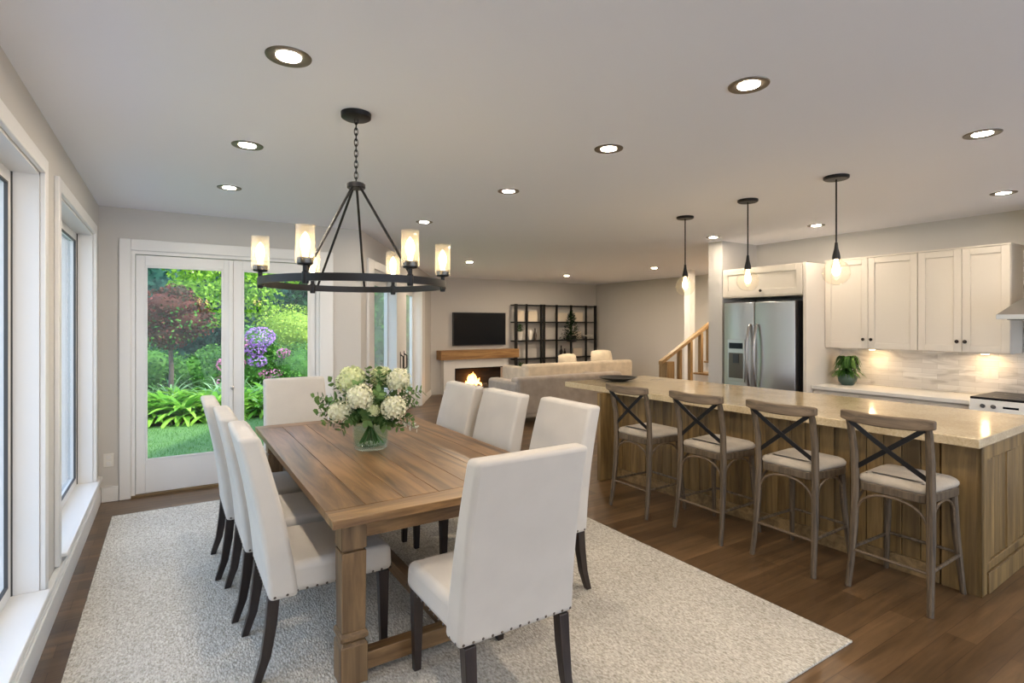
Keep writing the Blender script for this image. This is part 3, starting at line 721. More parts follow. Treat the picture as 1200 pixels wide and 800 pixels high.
# ---------------------------------------------------------------- recessed ceiling lights
def make_down(label):
    c = thing('recessed_downlight', label, 'ceiling light', group='recessed ceiling lights')
    MB().lathe([(.044,-.0005),(.050,-.003),(.074,-.006),(.082,-.004),(.084,0),(.044,-.0005)], seg=32).build('trim_ring', M['nickel'], c)
    MB().lathe([(0,-.0025),(.0435,-.0025),(.0435,-.0005),(0,-.0005)], seg=28).build('lens', M['lens'], c)
    return c
spots = [(.38,2.20,'nearest of the three recessed lights along the window wall'),
         (.37,3.42,'middle of the three recessed lights along the window wall'),
         (.37,4.56,'farthest of the three recessed lights along the window wall, before the garden doors'),
         (2.09,1.41,'recessed light in the ceiling centre, nearest the viewer, upper right of the chandelier'),
         (2.16,2.36,'recessed light second nearest in the ceiling centre between chandelier and pendants'),
         (2.20,3.53,'recessed light just right of the chandelier chain, third back in the centre row'),
         (2.15,5.05,'recessed light seen just above the right end of the chandelier ring'),
         (3.69,1.10,'recessed light over the near end of the island, at the far right of the picture'),
         (5.50,1.51,'recessed light in front of the range hood at the right edge'),
         (5.67,3.05,'recessed light over the kitchen aisle, left of the nearest pendant'),
         (5.42,4.12,'recessed light over the kitchen aisle in front of the refrigerator'),
         (7.51,6.98,'recessed light in the living room ceiling near the stairs'),
         (4.19,7.95,'recessed light in the living room ceiling near the patio door'),
         (7.14,9.11,'recessed light in the living room ceiling above the bookcase and sofa')]
dn = make_down(spots[0][2]); dn.location = (.38, 2.2, CH); T = snapshot(dn)
def living(o):
    for c_ in kids(o):
        if c_.name.startswith('lens'): c_.data = LV
LV = dn.children[1].data.copy() if dn.children[1].name.startswith('lens') else dn.children[0].data.copy(); LV.materials[0] = M['lens2']
for x, y, lb_ in spots[1:]:
    o = dup(T, (x, y, CH), 0, lb_)
    if y > 6.5: living(o)
for x, y in ((7.6, 5.3), (8.8, 5.9)): living(dup(T, (x, y, CH), 0, 'unseen added fill light in the ceiling over the staircase, behind the divider wall'))  # hidden lamps added to brighten the living room
for x, y in ((.38,.9),(2.1,.2),(3.69,-.5),(5.5,-.2),(.38,-.6)): dup(T, (x, y, CH), 0, 'unseen added fill light in the ceiling behind the viewer')  # extra lamps out of view, added to light the near foreground

# ---------------------------------------------------------------- chandelier
cc = (.76, 2.62); ang0 = R(-16.2)
ch = thing('chandelier', 'black iron ring chandelier with glass candle shades on a chain over the table', 'chandelier', (cc[0], cc[1], 0), ang0)
MB().lathe([(0,CH-.028),(.060,CH-.028),(.070,CH-.022),(.072,CH-.001),(0,CH-.001)], seg=32).build('canopy', M['black'], ch)
mb = MB(); z = 2.535; k = 0
while z > 2.235:
    mb.torus((0,0,z), .0135, .0035, 'x' if k % 2 else 'y', 14, 6, (.65,1.25) if False else (.62,1.3)); z -= .0265; k += 1
mb.build('chain', M['black'], ch)
MB().lathe([(0,2.205),(.040,2.205),(.044,2.209),(.044,2.226),(.036,2.232),(.010,2.236),(0,2.236)], seg=24).build('hub', M['black'], ch)
RR = .425; rz0, rz1 = 1.725, 1.757
MB().lathe([(RR-.010,rz0),(RR+.010,rz0),(RR+.010,rz1),(RR-.010,rz1),(RR-.010,rz0)], seg=72).build('ring', M['black'], ch, smooth=50)
for a in (-118, 118, -57, 84):
    a = R(a); MB().tube([(.028*cos(a),.028*sin(a),2.215),(RR*cos(a),RR*sin(a),rz1-.002)], .0062, 8).build('rod', M['black'], ch)
for k in range(6):
    a = R(60*k+2); x, y = (RR)*cos(a), (RR)*sin(a)
    s = MB().lathe([(0,rz0-.012),(.012,rz0-.012),(.014,rz0-.004),(.014,rz1+.004),(.010,rz1+.008),(.010,rz1+.03),(.030,rz1+.034),(.032,rz1+.038),(.032,rz1+.062),(.026,rz1+.064),(0,rz1+.064)], (x,y,0), 20)
    s = s.build('candle_cup', M['black'], ch)
    z0 = rz1+.040
    MB().lathe([(.0365,z0),(.0385,z0),(.0385,z0+.155),(.0365,z0+.155),(.0365,z0)], (x,y,0), 28).build('glass_shade', M['shade'], s)
    zb = rz1+.064
    MB().lathe([(.010,zb),(.0115,zb+.02),(.019,zb+.045),(.020,zb+.065),(.012,zb+.090),(0,zb+.105)], (x,y,0), 14).build('bulb', M['bulb'], s)

# ---------------------------------------------------------------- pendants
for (x, y, lab) in ((3.90,1.96,'globe pendant light nearest the viewer, over the near part of the island'),
                    (4.02,2.72,'middle one of the three globe pendant lights over the island'),
                    (4.15,3.47,'farthest globe pendant light, over the far part of the island')):
    c = thing('pendant_light', lab, 'pendant light', (x, y, 0), group='glass globe pendants over the island')
    MB().lathe([(0,CH-.022),(.072,CH-.022),(.080,CH-.016),(.080,CH-.001),(0,CH-.001)], seg=32).build('canopy', M['black'], c)
    MB().tube([(0,0,CH-.02),(0,0,2.10)], .0055, 8).build('stem', M['black'], c)
    MB().lathe([(0,2.115),(.009,2.112),(.014,2.07),(.024,2.025),(.026,2.012),(.026,1.995),(0,1.995)], seg=18).build('socket', M['black'], c)
    MB().lathe([(.024,2.00),(.030,1.992),(.060,1.970),(.082,1.935),(.088,1.900),(.080,1.862),(.052,1.830),(.018,1.818),(0,1.816)], seg=32).build('glass_globe', M['globe'], c, smooth=80)
    MB().lathe([(.012,1.995),(.013,1.975),(.024,1.935),(.026,1.910),(.018,1.888),(0,1.878)], seg=16).build('bulb', M['bulb'], c)

# ---------------------------------------------------------------- living room
fp = thing('fireplace', 'white fireplace surround with a burning fire, under the television', 'fireplace')
fy = 10.64; X0, X1, a0, a1, ztop, zo0, zo1 = 4.98, 6.63, 5.25, 6.49, .76, .08, .565
MB().box(X0, fy, 0, a0, YF-.002, ztop).box(a1, fy, 0, X1, YF-.002, ztop).box(a0, fy, zo1, a1, YF-.002, ztop).box(a0, fy, 0, a1, YF-.002, zo0).build('surround', M['trim'], fp, .004)
MB().box(a0+.001, YF-.03, zo0+.001, a1-.001, YF-.004, zo1-.001).build('firebox', M['firebrick'], fp)
MB().box(a0-.0, fy-.004, zo1-.02, a1, fy+.01, zo1).box(a0, fy-.004, zo0, a0+.02, fy+.01, zo1-.02).box(a1-.02, fy-.004, zo0, a1, fy+.01, zo1-.02).build('firebox_edge', M['black'], fp)
for k, (xx, rr_) in enumerate(((5.62,-.12),(5.86,.15),(6.1,-.05))):
    MB().tube([(xx-.22, fy+.05+.02*(k%2), zo0+.045+.03*(k==1)), (xx+.22, fy+.085-.02*(k%2), zo0+.045+.05*(k==1))], .032, 9).build('log', M['bark'], fp)
rnd = random.Random(7); fl = MB()
for k in range(13):
    u = rnd.uniform(-1, 1); xx = 5.74+.20*u; h_ = (.34*(1-u*u*.75)+.05)*rnd.uniform(.65, 1.05); w_ = rnd.uniform(.022,.042); yy = fy+rnd.uniform(.04,.10)
    pts = []; rs = []
    ph = rnd.uniform(0, 6)
    for i in range(8):
        q = i/7; pts.append((xx + .035*sin(ph+q*4)*q - .03*u*q, yy, zo0+.05+h_*q)); rs.append(max(.002, w_*(.55+1.4*q)*(1-q)**.8 + .001))
    fl.tube(pts, rs, 7)
fl.build('flames', M['flame'], fp, smooth=80)
tag(MB().box(4.88, 10.55, .762, 6.87, YF-.002, .965).build('mantel_beam', M['mantle'], None, .006), 'chunky brown oak mantel beam above the fire', 'mantel')
tv = thing('television', 'black flat-screen television mounted over the mantel', 'television')
MB().box(5.25, 10.73, 1.055, 6.61, 10.775, 1.80).build('casing', M['darksteel'], tv, .004)
MB().box(5.265, 10.727, 1.075, 6.595, 10.731, 1.787).build('screen', M['screen'], tv)
MB().box(5.75, 10.775, 1.25, 6.1, YF-.002, 1.6).build('wall_bracket', M['darksteel'], tv)
# bookcases: black steel frames
def bookcase(x0, posts, lab):
    c = thing('bookcase', lab, 'bookcase', (0,0,0)); y0, y1 = 10.60, 10.785
    for px_, w_ in posts:
        MB().box(px_-w_*.8, y0, 0, px_+w_*.8, y0+.03, 2.01).build('upright', M['black'], c)
    a, b_ = posts[0][0]-posts[0][1], posts[-1][0]+posts[-1][1]
    for z in (.28, .71, 1.14, 1.58, 1.985): MB().box(a, y0+.002, z-.014, b_, y1-.002, z+.014).build('shelf', M['black'], c)
    return c
bookcase(0, [(6.82,.045),(7.12,.028),(7.545,.035)], 'narrow left black metal bookcase next to the fireplace')
bookcase(0, [(7.63,.035),(8.01,.028),(8.46,.03),(8.94,.03),(9.25,.045)], 'wide right black metal bookcase filling the room corner')
YB = 10.705
def box_item(x, w_, z, h_, m, name, lab, cat, y=YB, d=.12, group=None):
    tag(MB().box(-w_/2, -d/2, 0, w_/2, d/2, h_).build(name, m, None, .004, loc=(x, y, z)), lab, cat, group)
def vase_item(x, z, prof, m, name, lab, cat): return tag(MB().lathe(prof, seg=20).build(name, m, loc=(x, YB, z)), lab, cat)
def potted(x, z, r, hp, hf, wf, lab, seed, pm, n=160, tall=False, ls=.06):
    c = thing('potted_plant', lab, 'plant', (x, YB, z))
    MB().lathe([(0,0),(r*.75,0),(r,hp),(r*.88,hp),(r*.85,hp*.85),(0,hp*.85)], seg=20).build('pot', pm, c)
    g = random.Random(seed); f_ = MB()
    if tall: MB().tube([(0,0,hp*.8),(.01,0,hp+hf*.5)], .008, 6).build('stem', M['bark'], c)
    for k in range(n):
        u = g.random(); zz = hp + hf*u; rr_ = wf*(1-u*.85 if tall else math.sqrt(max(.05, 1-(2*u-1)**2)))*g.uniform(.2, 1)
        a = g.uniform(0, 2*pi); p_ = Vector((rr_*cos(a), rr_*sin(a)*.55, zz)); d = Vector((cos(a), sin(a)*.5, g.uniform(-.5,.8))).normalized(); s_ = d.cross(Vector((0,0,1))).normalized()
        L = ls*g.uniform(.6,1.2)
        f_.add([p_, p_+d*L*.5+s_*L*.28, p_+d*L, p_+d*L*.5-s_*L*.28], [(0,1,2,3)])
    f_.build('foliage', M['greenleaf'], c); return c
S1, S2, S3, S4 = .725, 1.155, 1.595, .295
box_item(6.98, .19, S3, .25, M['canvas'], 'storage_box', 'cream box on the top shelf of the left bookcase, first bay', 'box')
box_item(7.32, .26, S3, .25, M['canvas'], 'storage_box', 'cream box on the top shelf of the left bookcase, second bay', 'box')
box_item(8.22, .30, S3, .22, M['canvas'], 'storage_box', 'cream box on the top shelf behind the tall plant', 'box')
box_item(8.70, .34, S3, .24, M['canvas'], 'storage_box', 'cream box on the top shelf of the right bookcase, right of the tall plant', 'box')
potted(6.98, S2, .075, .20, .16, .11, 'green plant in a white pot on the left bookcase', 11, M['white'], 120)
vase_item(7.27, S2, [(0,0),(.05,0),(.085,.1),(.08,.2),(.05,.24),(.04,.23),(0,.2)], M['white'], 'ceramic_vase', 'rounded white ceramic vase on the left bookcase middle shelf', 'vase')
vase_item(7.43, S2, [(0,0),(.03,0),(.045,.12),(.02,.22),(.025,.28),(.0,.28)], M['nail'], 'slim_vase', 'slim dark vase right of the white vase', 'vase')
potted(8.24, S2, .10, .12, .62, .30, 'tall dark green cone-shaped plant on the right bookcase', 12, M['rubber'], 900, True, .09) if False else None
# tall plant stands on the middle shelf; it reaches past the shelf above in front, so it sits forward of it
def big_plant():
    c = thing('potted_plant', 'tall dark green cone-shaped plant standing before the right bookcase', 'plant', (8.22, 10.30, 0))
    MB().lathe([(0,.0),(.15,0),(.15,.02),(.02,.03),(.02,1.10),(.12,1.12),(.13,1.14),(0,1.14)], seg=20).build('plant_stand', M['black'], c)
    MB().lathe([(0,1.14),(.10,1.14),(.13,1.26),(.11,1.26),(0,1.24)], seg=20).build('pot', M['rubber'], c)
    g = random.Random(3); f_ = MB()
    for k in range(1100):
        u = g.random()**1.3; zz = 1.16 + .68*u; rr_ = .33*(1-u)**.8*g.uniform(.35, 1); a = g.uniform(0, 2*pi)
        p_ = Vector((rr_*cos(a), rr_*sin(a)*.5, zz)); d = Vector((cos(a), sin(a), g.uniform(-.2,.9))).normalized(); s_ = d.cross(Vector((0,0,1))).normalized(); L = g.uniform(.04,.09)
        f_.add([p_, p_+d*L*.5+s_*L*.25, p_+d*L, p_+d*L*.5-s_*L*.25], [(0,1,2,3)])
    f_.build('foliage', leafm('dark_fir', (.008,.03,.012), (.035,.085,.03)), c)
big_plant()
box_item(8.68, .26, S2, .20, M['canvas'], 'storage_box', 'cream box on the middle shelf right of the tall plant', 'box')
vase_item(9.03, S2, [(0,.0),(.05,0),(.06,.02),(.17,.09),(.16,.10),(.05,.04),(0,.03)], M['white'], 'bowl', 'wide cream bowl on the right bookcase shelf', 'bowl')
vase_item(8.22, S1, [(0,0),(.035,0),(.04,.14),(.014,.20),(.016,.28),(0,.28)], M['rubber'], 'bottle', 'black bottle on the lower shelf of the right bookcase', 'bottle')
vase_item(8.33, S1, [(0,0),(.03,0),(.035,.10),(.012,.16),(.014,.2),(0,.2)], M['rubber'], 'bottle', 'shorter black bottle beside the taller one on the lower shelf', 'bottle')
box_item(8.70, .30, S1, .20, M['canvas'], 'storage_box', 'cream box on the lower shelf of the right bookcase', 'box')
potted(7.0, S4, .07, .12, .22, .13, 'small green plant on the lowest visible shelf beside the fireplace', 21, M['white'], 150)
potted(8.3, S4, .07, .14, .22, .13, 'small green plant peeking above the beige sofa', 22, M['white'], 150)

def soft(mb, x0, y0, z0, x1, y1, z1): return mb.box(x0, y0, z0, x1, y1, z1)
def sofa(name, lab, x0, x1, y0, y1, zb, arm, m, loc_legs=True, seats=2):
    c = thing(name, lab, 'sofa')
    MB().box(x0+.03, y0+.02, .10, x1-.03, y1-.02, .30).build('base', m, c, .02, 3)
    MB().box(x0+.02, y0, .14, x1-.02, y0+.24, zb).build('backrest', m, c, .055, 4)
    for a, b_ in ((x0, x0+.22), (x1-.22, x1)): MB().box(a, y0+.02 if arm < zb-.03 else y0-.01, .12, b_, y1, arm).build('armrest', m, c, .05, 4)
    w_ = (x1-x0-.44)/seats
    for k in range(seats):
        a = x0+.22+k*w_; MB().box(a+.005, y0+.22, .30, a+w_-.005, y1+.01, .46).build('seat_cushion', m, c, .04, 4)
    for xx in (x0+.08, x1-.08):
        for yy in (y0+.09, y1-.09): MB().lathe([(.016,0),(.026,.12),(0,.12)], (xx,yy,0), 10).build('leg', M['leg'], c)
    return c
sofa('sofa', 'taupe fabric sofa seen from behind, its back to the island', 4.42, 6.62, 6.85, 7.75, .72, .66, M['greysofa'])
sofa('sofa', 'long beige sofa facing the fireplace, beyond the taupe sofa', 5.72, 8.55, 8.55, 9.45, .76, .70, M['beigesofa'], seats=3)
def pillow(x, y, z, w_, h_, lab, tilt=-.3):
    v = MB(); n = 10; vs = []; fs = []
    for sd in (0, 1):
        for i in range(n+1):
            for j in range(n+1):
                a, b_ = -1+2*i/n, -1+2*j/n; th = .10*(max(0,(1-a*a)*(1-b_*b_)))**.45*(1 if sd else -1)
                px_, pz_ = a*(1-.10*abs(b_)**3)*w_/2*(1-.05*(1-b_*b_)*0), b_*(1-.14*abs(a)**3)*h_/2
                yy = th; Y_ = yy*cos(tilt)-pz_*sin(tilt)*-1*0 + pz_*-tilt*.5; vs.append((px_, Y_, pz_*cos(tilt)+yy*sin(tilt)*.3))
    m_ = (n+1)*(n+1)
    for i in range(n):
        for j in range(n):
            q = (i*(n+1)+j, (i+1)*(n+1)+j, (i+1)*(n+1)+j+1, i*(n+1)+j+1); fs.append(q); fs.append(tuple(k+m_ for k in q[::-1]))
    v.add(vs, fs); o = v.build('throw_pillow', M['cream'], loc=(x, y, z), smooth=80); tag(o, lab, 'pillow')
pillow(7.05, 8.955, .705, .50, .44, 'cream throw pillow standing on the beige sofa, the smaller left one')
pillow(8.0, 8.955, .735, .62, .50, 'wide cream throw pillow at the right end of the beige sofa')

# ---------------------------------------------------------------- staircase beyond the divider wall
c = thing('staircase', 'oak staircase with square balusters and a sloping handrail beyond the refrigerator wall', 'staircase')
run, rise = .27, .183; sx0 = 6.55
for k in range(9):
    MB().box(sx0+.06+k*run, 5.05, 0, sx0+.06+(k+1)*run, 6.0, (k+1)*rise-.03).build('riser', M['trim'], c)
    MB().box(sx0+.035+k*run, 5.04, (k+1)*rise-.03, sx0+.06+(k+1)*run, 6.02, (k+1)*rise).build('tread', M['railwood'], c, .004)
sl_ = rise/run
def railz(x): return .94 + (x-sx0)*.51
MB().box(6.57, 5.05, 0, 6.60, 5.06, .1)
MB().hexa([(sx0+.02,4.90,0),(sx0+.20,4.90,0),(sx0+.20,5.03,0),(sx0+.02,5.03,0),(sx0+.02,4.90,railz(sx0+.02)-.02),(sx0+.20,4.90,railz(sx0+.20)-.02),(sx0+.20,5.03,railz(sx0+.20)-.02),(sx0+.02,5.03,railz(sx0+.02)-.02)]) 
yr = 5.95
def bal(x, w_, name, zb=0.0, z1=None):
    z1 = railz(x)-.012
    MB().box(x-w_, yr-w_, zb, x+w_, yr+w_, z1-w_*.55).build(name, M['railwood'], c, .003)
bal(6.68, .085, 'newel_post', .0)
for k, x in enumerate((6.98, 7.24, 7.50)): bal(x, .030, 'baluster', (int((x-sx0-.06)/run)+1)*rise)
bal(7.76, .055, 'newel_post', (int((7.76-sx0-.06)/run)+1)*rise)
for x in (8.02, 8.28, 8.54, 8.80): bal(x, .030, 'baluster', (int((x-sx0-.06)/run)+1)*rise)
a, b_ = sx0-.02, 9.0
MB().hexa([(a,yr-.04,railz(a)-.03),(b_,yr-.04,railz(b_)-.03),(b_,yr+.04,railz(b_)-.03),(a,yr+.04,railz(a)-.03),(a,yr-.04,railz(a)+.03),(b_,yr-.04,railz(b_)+.03),(b_,yr+.04,railz(b_)+.03),(a,yr+.04,railz(a)+.03)]).build('handrail', M['railwood'], c, .01, 3)

# ---------------------------------------------------------------- vase and bouquet
VX, VY, VZ = 1.07, 3.37, .7605
c = thing('glass_vase', 'clear round glass vase of water in the middle of the table', 'vase', (VX, VY, VZ))
vh = .25; vr = .112
MB().lathe([(0,0),(vr*.82,0),(vr*.93,.012),(vr*.97,.05),(vr,.14),(vr*.98,vh),(vr*.94,vh),(vr*.95,.14),(vr*.90,.05),(vr*.84,.026),(0,.022)], seg=40).build('vase_body', M['vase'], c, smooth=60)
MB().lathe([(0,.024),(vr*.83,.028),(vr*.89,.05),(vr*.935,.13),(0,.131)], seg=36).build('water', M['water'], c, smooth=60)
M['bloom'] = leafm('cream_petal', (.70,.70,.46), (.90,.88,.70), .6, .2)
M['bloomg'] = leafm('greenish_petal', (.60,.66,.34), (.80,.82,.52), .6, .2)
M['stem'] = plain('flower_stem', (.07,.16,.04), .5)
M['sprig'] = leafm('sprig_leaf', (.045,.11,.03), (.20,.32,.11), .45, .2)
camr = Vector((cos(R(32.3)), -sin(R(32.3)), 0)); camf = Vector((sin(R(32.3)), cos(R(32.3)), 0))
def bloom(off, r, m, lab, seed):
    o = thing('hydrangea_stem', lab, 'flower', (VX, VY, VZ), group='cream hydrangeas in the glass vase')
    g = random.Random(seed); cpos = Vector(off); f_ = MB(); n = 95
    f_.sphere(cpos, r*.70, 12, 8)
    for k in range(n):
        zz = 1-2*(k+.5)/n; a = k*2.39996; q = math.sqrt(1-zz*zz); nrm = Vector((q*cos(a), q*sin(a), zz))
        if nrm.z < -.75: continue
        p_ = cpos + nrm*r*g.uniform(.80, 1.06); s1 = nrm.orthogonal().normalized(); s2 = nrm.cross(s1); th = g.uniform(0, 2); s = r*.26
        a1 = s1*cos(th)+s2*sin(th); a2 = nrm.cross(a1)
        for d, e_ in ((a1,a2),(a2,-a1),(-a1,-a2),(-a2,a1)):
            f_.add([p_-nrm*s*.15, p_+(d*.55+e_*.45)*s+nrm*s*.45, p_+d*s*1.0+nrm*s*.15, p_+(d*.55-e_*.45)*s+nrm*s*.1], [(0,1,2,3)])
    f_.build('bloom', m, o, smooth=80)
    hv = Vector((off[0], off[1], 0)).normalized(); base = -hv*.065 + Vector((g.uniform(-.02,.02), g.uniform(-.02,.02), .035))
    MB().tube([base, hv*.01 + Vector((0,0,.15)), hv*.055 + Vector((0,0,.235)), cpos - Vector((0,0,r*.5))], .0042, 6).build('stem', M['stem'], o)
def P(u, f, z): v = camr*u + camf*f; return (v.x, v.y, z)
bloom(P(-.160,-.10,.245), .072, M['bloom'], 'cream hydrangea bloom low on the left side of the bouquet', 1)
bloom(P(-.030,-.13,.335), .078, M['bloom'], 'cream hydrangea bloom at the front centre of the bouquet', 2)
bloom(P(.165,-.10,.270), .072, M['bloom'], 'cream hydrangea bloom low on the right side of the bouquet', 3)
bloom(P(-.125,.02,.425), .088, M['bloomg'], 'large pale green hydrangea bloom at the upper left of the bouquet', 4)
bloom(P(.175,.02,.425), .074, M['bloom'], 'cream hydrangea bloom at the upper right of the bouquet', 5)
bloom(P(.045,-.11,.255), .040, M['bloomg'], 'small greenish half-open bloom just under the front centre bloom', 6)
bloom(P(.045,.10,.44), .070, M['bloomg'], 'pale green bloom at the back centre of the bouquet', 7)
def sprig(off, lab, seed, leaf=.042, m=None):
    o = thing('foliage_sprig', lab, 'foliage sprig', (VX, VY, VZ), group='leafy sprigs in the glass vase')
    g = random.Random(seed); e_ = Vector(off); hv = Vector((off[0], off[1], 0)).normalized(); base = -hv*.07*g.uniform(.5,1) + Vector((0,0,.035))
    mid = hv*.05 + Vector((0, 0, .25)); pts = []
    for i in range(9):
        u = i/8; pts.append(base*(1-u)**2 + mid*2*u*(1-u) + e_*u*u + Vector((0,0,.02*sin(pi*u))))
    MB().tube(pts, [.0035]*5+[.003,.0025,.002,.0012], 5).build('stem', M['stem'], o)
    f_ = MB()
    for k in range(34):
        u = .40 + .60*k/33; i = min(7, int(u*8)); q = u*8-i; p_ = pts[i].lerp(pts[i+1], q); d = (pts[i+1]-pts[i]).normalized()
        s1 = d.orthogonal().normalized(); s2 = d.cross(s1); a = k*2.4+g.uniform(-.4,.4); out = (s1*cos(a)+s2*sin(a)); dr = (out+d*.5).normalized(); w_ = dr.cross(out.cross(d)).normalized() if False else dr.cross(d).normalized()
        L = leaf*g.uniform(.75,1.25); nn = dr.cross(w_)
        f_.add([p_, p_+dr*L*.4+w_*L*.38+nn*L*.08, p_+dr*L*.85+w_*L*.28+nn*L*.05, p_+dr*L*1.15, p_+dr*L*.85-w_*L*.28+nn*L*.05, p_+dr*L*.4-w_*L*.38+nn*L*.08, p_+dr*L*.55], [(0,1,6,5),(1,2,3,6),(6,3,4,5)])
    f_.build('leaves', m or M['sprig'], o, smooth=70)
sp = [(-.37,-.02,.33,'longest leafy sprig reaching out to the far left of the bouquet'),(-.33,-.05,.23,'leafy sprig low on the left edge of the bouquet'),(-.26,-.10,.17,'leafy sprig drooping at the lower left'),
      (-.28,.04,.42,'leafy sprig at the upper left of the bouquet'),(-.20,-.13,.33,'leafy sprig between the left blooms'),(-.02,.03,.50,'upright leafy sprig left of the bouquet top'),
      (.06,.0,.50,'upright leafy sprig at the centre of the bouquet top'),(.11,.06,.47,'leafy sprig right of the bouquet top'),(.09,-.13,.37,'leafy sprig between the front centre and right blooms'),
      (.26,-.03,.38,'leafy sprig at the upper right of the bouquet'),(.31,-.02,.29,'leafy sprig reaching out at the right edge'),(.29,-.06,.19,'leafy sprig drooping at the lower right edge'),
      (.14,-.14,.16,'leafy sprig hanging over the rim front right'),(-.09,-.15,.20,'leafy sprig hanging over the rim front left'),(.02,-.16,.20,'leafy sprig over the rim at the front centre'),
      (.22,-.10,.14,'leafy sprig hanging beside the vase under the right bloom'),(-.06,-.10,.42,'leafy sprig between the upper left and front blooms'),(.0,.22,.38,'leafy sprig at the back of the bouquet'),
      (-.17,-.09,.13,'short leafy sprig over the rim at the left'),(-.34,.0,.28,'leafy sprig reaching left between the two longest'),(-.12,.10,.46,'leafy sprig behind the upper left bloom'),
      (.09,-.02,.33,'dense leafy sprig in the heart of the bouquet'),(.20,.12,.45,'leafy sprig behind the upper right bloom'),(.0,-.12,.24,'dense leafy sprig under the front centre bloom'),(.10,-.10,.21,'dense leafy sprig between the rim and the right bloom'),(-.09,-.08,.24,'dense leafy sprig between the rim and the left bloom'),(.33,.03,.36,'slender leafy sprig at the far right')]
for k, (u, f, z, lab) in enumerate(sp): sprig(P(u*.97, f, z), lab, 30+k)
M['silver'] = leafm('white_floret', (.72,.76,.70), (.85,.88,.80))
sprig(P(.30,-.03,.13), 'sprig with small white blossoms at the lower right of the bouquet', 77, .03, M['silver'])

# ---------------------------------------------------------------- garden
GZ = -.16
struct('lawn_ground', MB().box(-30, -12, GZ-.1, 30, 45, GZ-.001), M['lawn'])
struct('bounce_slab', MB().box(-12, -14, GZ, 12, -3.01, GZ+.05), plain('pale_bounce_surface', (.66,.64,.60), .8, var=.1))  # unseen pale slab added to bounce sunlight up to the ceiling
struct('path', MB().box(-3.4, -3.0, GZ, -.76, 5.9, GZ+.04), plain('grey_paving', (.30,.31,.32), .8, var=.1))
rng = np.random.default_rng(5)
def leafcloud(name, mat, parent, ells, n, size, seed=0, flat=.0, shell=.55):
    r = np.random.default_rng(seed); vol = np.array([e[3]*e[4]*e[5] for e in ells])**.67; pr = vol/vol.sum()
    idx = r.choice(len(ells), n, p=pr); E = np.array(ells)[idx]
    d = r.normal(size=(n,3)); d /= np.linalg.norm(d, axis=1)[:,None]
    rad = shell + (1-shell)*r.random(n)**.6
    p = E[:,:3] + d*E[:,3:6]*rad[:,None]
    nr = d*.7 + r.normal(size=(n,3))*.6 + np.array([0,0,.35]); nr /= np.linalg.norm(nr, axis=1)[:,None]
    t1 = np.cross(nr, r.normal(size=(n,3))); t1 /= np.linalg.norm(t1, axis=1)[:,None]; t2 = np.cross(nr, t1)
    L = (size*r.uniform(.6,1.3,n))[:,None]
    v = np.stack([p - t1*L*.5, p + t2*L*.28, p + t1*L*.5, p - t2*L*.28], 1).reshape(-1,3)
    me = bpy.data.meshes.new(name); me.from_pydata(v.tolist(), [], np.arange(4*n).reshape(-1,4).tolist())
    me.materials.append(mat); o = bpy.data.objects.new(name, me); C.objects.link(o); o.parent = parent; return o
G = {
 'dark': leafm('evergreen_leaf', (.006,.04,.012), (.05,.16,.05)), 'blue': leafm('bluegreen_leaf', (.006,.055,.035), (.06,.20,.13)),
 'mid': leafm('shrub_leaf', (.02,.11,.012), (.16,.38,.06)), 'lime': leafm('lime_leaf', (.14,.36,.02), (.55,.80,.10), .5, .4),
 'yel': leafm('yellow_green_leaf', (.12,.27,.02), (.55,.70,.10), .5, .3), 'maroon': leafm('maroon_leaf', (.030,.05,.014), (.22,.060,.045)),
 'hosta': leafm('hosta_leaf', (.09,.30,.02), (.42,.70,.10), .35, .35), 'grass': leafm('grass_blade', (.12,.30,.10), (.40,.60,.30), .4, .3),
 'pink': leafm('pink_blossom', (.62,.16,.36), (.85,.42,.60), .6, .3), 'purple': leafm('purple_blossom', (.38,.16,.55), (.68,.42,.80), .6, .3)}
def tree(name, lab, cat, x, y, ells, mat, n, size, trunk=None, tr=.06, seed=0, group=None, core=True, extra=None):
    c = thing(name, lab, cat, (x, y, GZ), group=group)
    if trunk: MB().tube([(0,0,0),(.03,0,trunk*.5),(0,.02,trunk)], [tr*1.2,tr,tr*.8], 9).build('trunk', M['bark'], c)
    leafcloud('foliage', mat, c, ells, n, size, seed)
    if core:
        b = MB()
        for e_ in ells: b.sphere(e_[:3], (e_[3]*.72,e_[4]*.72,e_[5]*.72), 14, 9)
        b.build('inner_growth', mat, c)
    if extra:
        for nm, em, ee, en, es in extra: leafcloud(nm, em, c, ee, en, es, seed+50, shell=.92)
    return c
# X/Y = tan(view angle); door 1 shows -.035..+.21, patio door .29...43
tree('ornamental_tree', 'small round-headed maroon-leaved tree on a slim trunk outside the left door pane', 'tree', -.02, 12.9,
     [(0,0,2.05,.62,.6,.40),(-.25,0,1.85,.5,.5,.38),(.30,0,1.75,.55,.5,.38),(0,0,1.50,.50,.5,.32),(.1,0,2.3,.35,.35,.22),(.45,0,1.95,.3,.3,.3)], G['maroon'], 4600, .075, 1.5, .045, 1,
     extra=[('green_leaves', G['mid'], [(0,0,1.62,.60,.55,.36),(.35,-.1,1.85,.50,.5,.3)], 420, .075)])
tree('lime_tree', 'tall bright lime-green tree behind the maroon one', 'tree', 1.3, 17.5, [(0,0,3.2,1.5,1.2,.9),(-.6,0,2.3,1.0,1,.8),(.7,0,2.6,.9,.8,.9),(0,0,4.3,1.8,1.3,1.1),(-1.6,0,4.2,1.2,1,.9),(1.8,0,3.8,.9,.8,1.0)], G['lime'], 9000, .14, 2.5, .12, 2, core=False)
